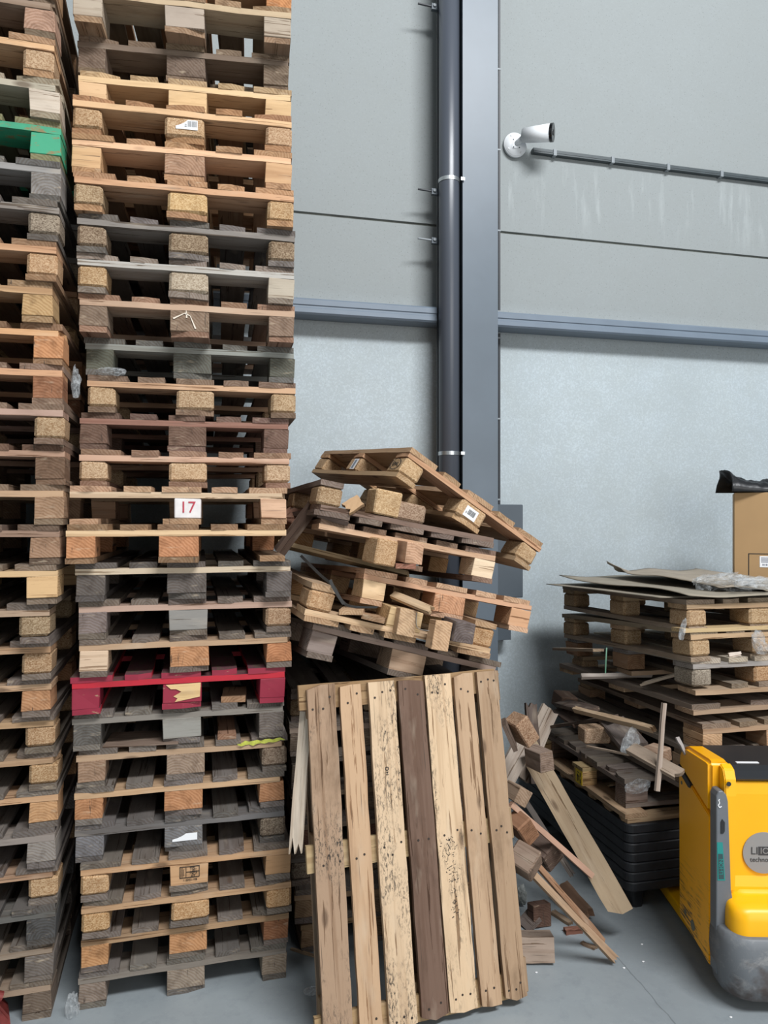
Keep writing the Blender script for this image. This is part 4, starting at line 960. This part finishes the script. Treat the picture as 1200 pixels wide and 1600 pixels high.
sk = sack(); sk.location = (cb0.x + .03, cb0.y - .02, cb0.z + .003); sk.rotation_euler = (0, 0, math.radians(-16)); tag(sk, 'black plastic sack lying flat on top of the brown carton', 'sack')

# ------------------------------------------------------------------ debris heap between the leaning pallet and the black stack
G2 = 'broken boards in the debris heap on the floor'
def fl(px, py, z=0): return floor_pt(px, py, z)
tp_ = at(824, 1166, 3.62); bt = at(973, 1428, 3.25)
plank('long_plank', 'long broad plank leaning on the black plastic pallets, chamfered lower end', 'plank', tp_, bt, .105, .022, '#a3906c', (-.55, -1, .35), (0, 0), G2, None, 0, None, .035)
plank('loose_plank', 'dark weathered plank standing upright against the wall side of the debris', 'plank', at(829, 1098, 3.85), at(838, 1225, 3.7), .062, .022, '#5e5349', (0, -1, 0), (.03, 0), G2)
plank('loose_plank', 'pale worn board end tilted right behind the dark upright plank', 'plank', at(860, 1106, 3.95), at(812, 1215, 3.75), .10, .022, '#a59a86', (0, -1, .2), (.03, 0), G2)
plank('loose_plank', 'pale whitish board crossing beneath the tilted chip block', 'plank', at(822, 1155, 3.6), at(786, 1222, 3.45), .10, .022, '#a69c8a', (0, -1, .2), (.0, .03), G2)
loose_block('rough brown chip block hanging tilted by the top right of the leaning pallet', at(815, 1140, 3.3), (.075, .10, .13), (0, -32, 12), '#9a7350', 'chip')
plank('loose_plank', 'dark board nailed beside the tilted chip block', 'plank', at(787, 1128, 3.25), at(805, 1168, 3.25), .10, .02, '#6a5a4a', (.9, -.35, .45), (0, 0), G2)
loose_block('small squarish weathered block right of the dark upright plank', at(842, 1185, 3.45), (.075, .12, .09), (0, -6, 14), '#8b7762', 'solid', bev=.003)
loose_block('small tan block next to the leaning pallet, above the pinkish lath', at(808, 1240, 3.2), (.07, .10, .07), (0, 32, 10), '#9c8464', 'solid', bev=.003)
plank('lath', 'thin pinkish lath slanting down to the long plank', 'lath', at(798, 1256, 3.15), at(925, 1368, 3.3), .024, .02, '#b58f70', (-.3, -.8, .5), (0, 0), G2)
plank('lath', 'dark lath standing behind the stamped brown block', 'lath', at(812, 1238, 3.55), at(896, 1370, 3.42), .028, .018, '#57524a', (-.4, -.8, .4), (0, .02), G2)
loose_block('orange-stained block by the leaning pallet below the pinkish lath', at(816, 1293, 3.15), (.075, .10, .12), (10, -35, 10), '#93683f', 'solid')
loose_block('dark block with a worn stamp in the middle of the debris', at(852, 1330, 3.30), (.10, .10, .12), (15, -35, 15), '#5d4c3e', 'solid')
loose_block('grey-topped block at the upper end of the two long laths', at(820, 1344, 3.0), (.10, .11, .09), (20, -38, 25), '#857059', 'solid')
plank('lath', 'long tan lath with a white broken tip lying towards the floor', 'lath', at(829, 1362, 3.02), at(962, 1500, 3.13), .028, .03, '#a78a64', (-.5, -.6, .8), (0, .03), G2)
plank('lath', 'rough-edged lath lying just above the white-tipped one', 'lath', at(836, 1348, 3.10), at(942, 1470, 3.24), .022, .024, '#a57f58', (-.5, -.6, .8), (0, .02), G2)
plank('broken_board', 'split brown board wedge lying behind the two long laths', 'board', fl(878, 1386, .06), fl(918, 1432, .03), .07, .045, '#86694e', (-.3, -.6, .8), (.03, .02), G2)
loose_block('dark brown block standing right of the leaning pallet near the floor', fl(843, 1428, .05), (.095, .05, .10), (-8, 3, 8), '#5d4535', 'solid', bev=.003)
plank('broken_board', 'pale grey block-shaped offcut lying beside the leaning pallet foot', 'board', fl(790, 1478, .052), fl(863, 1479, .052), .10, .095, '#a1907a', (0, -1, .2), (0, 0), G2)
plank('broken_board', 'flat tan chip of wood under the two long laths', 'board', fl(862, 1424, .008), fl(893, 1444, .008), .03, .014, '#8c7658', (0, 0, 1), (.02, .02), G2)
plank('broken_board', 'small reddish wood chip on the floor in front of the laths', 'board', fl(882, 1455, .01), fl(908, 1452, .01), .035, .02, '#7a4f3a', (0, 0, 1), (.01, .01), G2)
plank('broken_board', 'thin sliver of wood below the white-tipped lath', 'board', fl(908, 1472, .006), fl(932, 1483, .006), .02, .01, '#8a7356', (0, 0, 1), (.01, .02), G2)
plank('broken_board', 'grey board piece half hidden right of the leaning pallet foot', 'board', fl(818, 1430, .03), fl(836, 1447, .02), .08, .02, '#6b6259', (-.3, -.8, .6), (0, 0), G2)
crumple('grey_rag', 'grey scrap of sheeting behind the leaning pallet edge', 'sheeting', fl(815, 1400, .05), (.05, .05, .09), plain('grey_sheeting', '#7c807e', .7), 51)
for i, (px, py) in enumerate(((1003, 1476), (1005, 1503), (838, 1520), (1142, 1590), (975, 1513))):
    bm = bmesh.new(); bmesh.ops.create_icosphere(bm, subdivisions=1, radius=.005, matrix=Matrix.Translation((0, 0, .002)) @ Matrix.Diagonal((1.3, 1, .4, 1)))
    o = new_obj('paint_fleck', finish(bm, 'paint_fleck', [M_WHITE])); o.location = fl(px, py); tag(o, 'tiny white fleck lying loose on the grey floor', 'fleck', 'white flecks on the floor')

# ------------------------------------------------------------------ yellow pallet truck
def scuffed(name, col, dark, amount=.62, stretch=(1, 1, 9)):
    k = NT(name); tcn = k.n('ShaderNodeTexCoord'); P = tcn.outputs['Object']
    sxz = k.n('ShaderNodeSeparateXYZ'); k.l(P, sxz.inputs[0])
    n = k.noise(k.mapping(P, (2, 6, 120)), 1.0, 3, .6, .4); n2 = k.noise(P, 7, 4, .6)
    low = k.n('ShaderNodeMapRange'); low.inputs['From Min'].default_value = .45; low.inputs['From Max'].default_value = .2; k.l(sxz.outputs[2], low.inputs['Value'])
    f_ = k.math('MULTIPLY', k.math('MULTIPLY', k.ramp(n, amount, amount + .05), k.ramp(n2, .40, .55)), low.outputs[0])
    c = k.mix(f_, lin(col), lin(dark)); k.l(c, k.b.inputs['Base Color']); k.b.inputs['Roughness'].default_value = .38; return k.m
M_YEL = scuffed('truck_yellow', '#f3ab06', '#4a3d24', .50)
M_YEL2 = plain('truck_yellow_plastic', '#f7b404', .38, 0, 5, .03)
k = NT('scuffed_grey_bumper'); tcn = k.n('ShaderNodeTexCoord'); P = tcn.outputs['Object']
n = k.noise(k.mapping(P, (4, 4, 5)), 2.0, 6, .75, .3); n2 = k.noise(P, 6, 4, .6); sxz = k.n('ShaderNodeSeparateXYZ'); k.l(P, sxz.inputs[0])
low = k.n('ShaderNodeMapRange'); low.inputs['From Min'].default_value = .36; low.inputs['From Max'].default_value = .26; k.l(sxz.outputs[2], low.inputs['Value'])
c = k.mix(k.math('MULTIPLY', k.ramp(n, .50, .66, cb=(.6,) * 3), low.outputs[0]), lin('#686c70'), lin('#a09d9a')); c = k.mix(k.math('MULTIPLY', k.ramp(n2, .50, .62), low.outputs[0]), c, lin('#4c4340'))
k.l(c, k.b.inputs['Base Color']); k.b.inputs['Roughness'].default_value = .5; M_BUMP = k.m
M_TGREY = plain('truck_grey', '#676b70', .5, 0, 20, .05); M_TBLK = plain('truck_black_plastic', '#1d2024', .45); M_TEAL = plain('teal_print', '#1f8580', .4); M_BADGE = plain('badge_grey', '#8e8b88', .4)
tk = empty('pallet_truck', (1.955, 2.545, 0), (0, 0, math.radians(-15))); tag(tk, 'yellow and grey electric pallet truck cut off by the right edge', 'pallet truck')
def tpart(name, bm, mat, lab=None, parent=None, smooth=False):
    o = new_obj(name, finish(bm, name, mat if isinstance(mat, list) else [mat], smooth), parent or tk)
    if lab: o['label'] = lab
    return o
TW = .72
# rear yellow housing: side panel and its domed cap
bm = bmesh.new(); prism_bm(bm, [(.025, .10), (.03, .10), (.34, .14), (.345, .20), (.35, .79), (.025, .70)], 0.0, TW, 'X'); bevel_all(bm, .006, 2); tpart('side_panel', bm, M_YEL, 'yellow side panel with scratches')
bm = bmesh.new()
for x0_, x1_, dz in ((0, .086, 0), (.086, TW - .086, -.04), (TW - .086, TW, 0)):
    b2 = bmesh.new(); prism_bm(b2, [(.025, .706), (.35, .796), (.35, .825 + dz / 2), (.343, .855 + dz), (.32, .885 + dz), (.27, .905 + dz), (.06, .918 + dz), (.025, .914 + dz)], x0_, x1_, 'X'); bevel_all(b2, .014, 3)
    m_ = bpy.data.meshes.new('t'); b2.to_mesh(m_); b2.free(); bm.from_mesh(m_); bpy.data.meshes.remove(m_)
tpart('top_cap', bm, M_YEL, 'yellow domed cap')
bm = bmesh.new(); prism_bm(bm, [(.352, .80), (.30, .786), (.22, .762), (.215, .742), (.24, .738), (.352, .772)], -.002, .02, 'X'); tpart('grip_slot', bm, M_TBLK, 'black finger slot')
# front mast cover: yellow front body with step
prof = [(.02, .10), (.0, .30), (.0, .43), (.010, .47), (-.004, .80), (-.002, .845), (.024, .86), (.024, .10)]
bm = bmesh.new(); prism_bm(bm, prof, .05, TW - .05, 'X'); bevel_all(bm, .008, 3, 25); tpart('front_cover', bm, M_YEL2, 'yellow front cover')
def skirt(x0, x1, yf, yb, r, n=8):
    pts = [(x0, yb)]
    for i in range(n + 1):
        a = math.radians(180 + 90 * i / n); pts.append((x0 + r + r * math.cos(a), yf + r + r * math.sin(a)))
    for i in range(n + 1):
        a = math.radians(270 + 90 * i / n); pts.append((x1 - r + r * math.cos(a), yf + r + r * math.sin(a)))
    pts.append((x1, yb)); return pts
def lofted(lv, r):
    bm = bmesh.new(); rings = [[bm.verts.new((p[0], p[1], z)) for p in skirt(ins, TW - ins, yf, .026, r)] for z, ins, yf in lv]
    for a, b in zip(rings, rings[1:]):
        for i in range(len(a) - 1): bm.faces.new((a[i], a[i + 1], b[i + 1], b[i]))
        bm.faces.new((a[-1], a[0], b[0], b[-1]))
    bm.faces.new(rings[0][::-1]); bm.faces.new(rings[-1]); bmesh.ops.recalc_face_normals(bm, faces=bm.faces); return bm
bm = lofted([(.25, .036, -.122), (.30, .037, -.121), (.35, .038, -.118), (.372, .040, -.113), (.386, .044, -.105), (.394, .050, -.094), (.399, .056, -.080), (.403, .062, -.06), (.406, .066, -.03), (.410, .069, -.008), (.42, .070, -.004)], .06)
led = tpart('ledge', bm, M_YEL2, 'yellow rounded ledge', smooth=True)
for x0_ in (.040, TW - .085):
    bm = bmesh.new(); prism_bm(bm, [(-.018, .42), (-.030, .80), (-.026, .865), (-.010, .900), (.024, .914), (.024, .42)], x0_, x0_ + .045, 'X'); bevel_all(bm, .004, 2, 25); tpart('shoulder', bm, M_YEL2, 'yellow edge of the front')
# grey side strip
bm = bmesh.new(); prism_bm(bm, [(.004, .10), (.004, .80), (.012, .82), (.030, .822), (.044, .805), (.050, .78), (.062, .43), (.075, .36), (.10, .29), (.11, .10)], -.034, .026, 'Y')
bevel_all(bm, .003, 1); strip = tpart('grey_strip', bm, M_TGREY, 'grey plastic corner strip')
bm = bmesh.new(); prism_bm(bm, [(TW - .004, .10), (TW - .004, .81), (TW - .044, .815), (TW - .064, .43), (TW - .11, .25), (TW - .11, .10)], -.034, .026, 'Y'); bevel_all(bm, .003, 1); tpart('grey_strip', bm, M_TGREY, 'grey plastic corner strip')
# bumper skirt
bm = lofted([(.035, .045, -.09), (.06, .018, -.135), (.12, .006, -.152), (.20, .0, -.156), (.26, .002, -.150), (.292, .008, -.142), (.298, .016, -.134)], .095)
tpart('bumper', bm, M_BUMP, 'scuffed grey bumper skirt', smooth=True)
# black tray on top
bm = bmesh.new(); prism_bm(bm, [(-.014, .862), (-.014, .870), (.02, .886), (.05, .898), (.31, .898), (.31, .84), (.0, .850)], .080, TW - .08, 'X'); tpart('top_tray', bm, M_TBLK, 'black top tray')
bm = bmesh.new(); cube_bm(bm, .13, .22, .07, .085, .8975, .9005); tpart('white_strip', bm, M_WHITE, 'small white strip on the tray')  # thin plain white strip set across the tray top
# details on the strip
def disc(name, x, z, r, mat, y=-.036, lab=None, seg=32, parent=None, t=.002):
    bm = bmesh.new(); cyl_bm(bm, (x, y + t, z), (x, y, z), r, seg=seg); return tpart(name, bm, mat, lab, parent)
bm = bmesh.new(); prism_bm(bm, [(.020, .655), (.030, .655), (.036, .665), (.036, .70), (.026, .712), (.020, .70)], -.0365, -.030, 'Y'); tpart('key_slot', bm, M_TBLK, None, strip)
disc('cap', .036, .19, .012, M_TBLK, -.037, None, 20, strip)
disc('bolt_hole', .052, .85, .009, M_TBLK, -.036, None, 20)
bm = bmesh.new(); prism_bm(bm, [(.006, .62), (.028, .62), (.038, .47), (.008, .47)], -.0355, -.033, 'Y'); tl = tpart('teal_label', bm, M_TEAL, 'dark label with teal border', strip)
bm = bmesh.new(); prism_bm(bm, [(.010, .575), (.028, .575), (.0335, .476), (.012, .476)], -.0362, -.0355, 'Y'); tpart('label_field', bm, plain('dark_teal_field', '#2f4a4c', .4), None, tl)
t_ = text_obj('label_text', 'Li-ION', .022, tl, (.022, -.0366, .525), (math.pi / 2, math.radians(-90), 0), M_TEAL)
bm = bmesh.new()
pts = [(.016, .79), (.012, .785), (.016, .775), (.010, .765), (.016, .757), (.024, .762)]
for a, b in zip(pts, pts[1:]): cyl_bm(bm, (a[0], -.0355, a[1]), (b[0], -.0355, b[1]), .002, seg=6)
tpart('hook_symbol', bm, M_WHITE, 'white hook symbol', strip)
# badge
badge = disc('badge', .205, .565, .082, M_BADGE, .0, 'round grey badge', 48, None, .012)
M_BTXT = plain('badge_dark_print', '#3c3b3b', .5)
text_obj('badge_text', 'LI', .042, badge, (.152, -.0012, .572), (math.pi / 2, 0, 0), M_BTXT, 'LEFT'); 
bm = bmesh.new(); cube_bm(bm, .183, .262, -.0012, .0005, .556, .590); bp = tpart('badge_field', bm, M_BTXT, None, badge)
text_obj('badge_text', 'ION', .034, badge, (.189, -.0022, .573), (math.pi / 2, 0, 0), M_BADGE, 'LEFT')
text_obj('badge_text', 'technology', .026, badge, (.150, -.0012, .538), (math.pi / 2, 0, 0), M_BTXT, 'LEFT')
# panel scars
bm = bmesh.new(); cyl_bm(bm, (-.002, .19, .17), (.002, .19, .17), .022, seg=9); cyl_bm(bm, (-.002, .27, .185), (.002, .27, .185), .010, seg=9); cyl_bm(bm, (-.002, .315, .73), (.002, .315, .73), .008, seg=9)
tpart('worn_spots', bm, plain('bare_scar', '#6b6a5c', .5), 'bare scars in the paint')
# forks and wheels
for x in (.06, TW - .22):
    bm = bmesh.new(); prism_bm(bm, [(.30, .03), (.30, .085), (1.38, .085), (1.46, .05), (1.46, .035), (1.38, .03)], x, x + .16, 'X'); bevel_all(bm, .006, 1); f_ = tpart('fork', bm, M_YEL2, 'yellow fork')
    bm = bmesh.new(); cyl_bm(bm, (x + .04, 1.3, .037), (x + .12, 1.3, .037), .037, seg=20); tpart('load_wheel', bm, M_TBLK, None, f_)
bm = bmesh.new(); cyl_bm(bm, (.10, .18, .06), (.17, .18, .06), .06, seg=24); tpart('caster_wheel', bm, M_TBLK)
bm = bmesh.new(); cyl_bm(bm, (TW - .17, .18, .06), (TW - .10, .18, .06), .06, seg=24); tpart('caster_wheel', bm, M_TBLK)

# ------------------------------------------------------------------ red steel piece cut off at the bottom left
RS = plain('worn_red_steel', '#7a3430', .45, .2, 18, .35, .2)
q0 = floor_pt(6, 1600)
rj = empty('red_steel_jack', (q0.x - .05, q0.y - .02, 0), (0, 0, .3)); tag(rj, 'worn dark red steel jack foot at the bottom left corner on the floor', 'jack')
bm = bmesh.new(); prism_bm(bm, [(-.12, 0), (.075, 0), (.07, .05), (.02, .13), (-.12, .16)], -.05, .05, 'Y'); bevel_all(bm, .008, 2); new_obj('foot_bracket', finish(bm, 'foot_bracket', [RS]), rj)
bm = bmesh.new(); cyl_bm(bm, (.01, -.065, .075), (.01, .065, .075), .022, seg=20); cyl_bm(bm, (.01, -.075, .075), (.01, -.06, .075), .014, seg=6, mi=1); new_obj('axle_bolt', finish(bm, 'axle_bolt', [RS, M_STEELD]), rj)
bm = bmesh.new(); cyl_bm(bm, (.045, -.03, .125), (-.10, -.03, .20), .018, seg=14); new_obj('lever_tube', finish(bm, 'lever_tube', [RS]), rj)
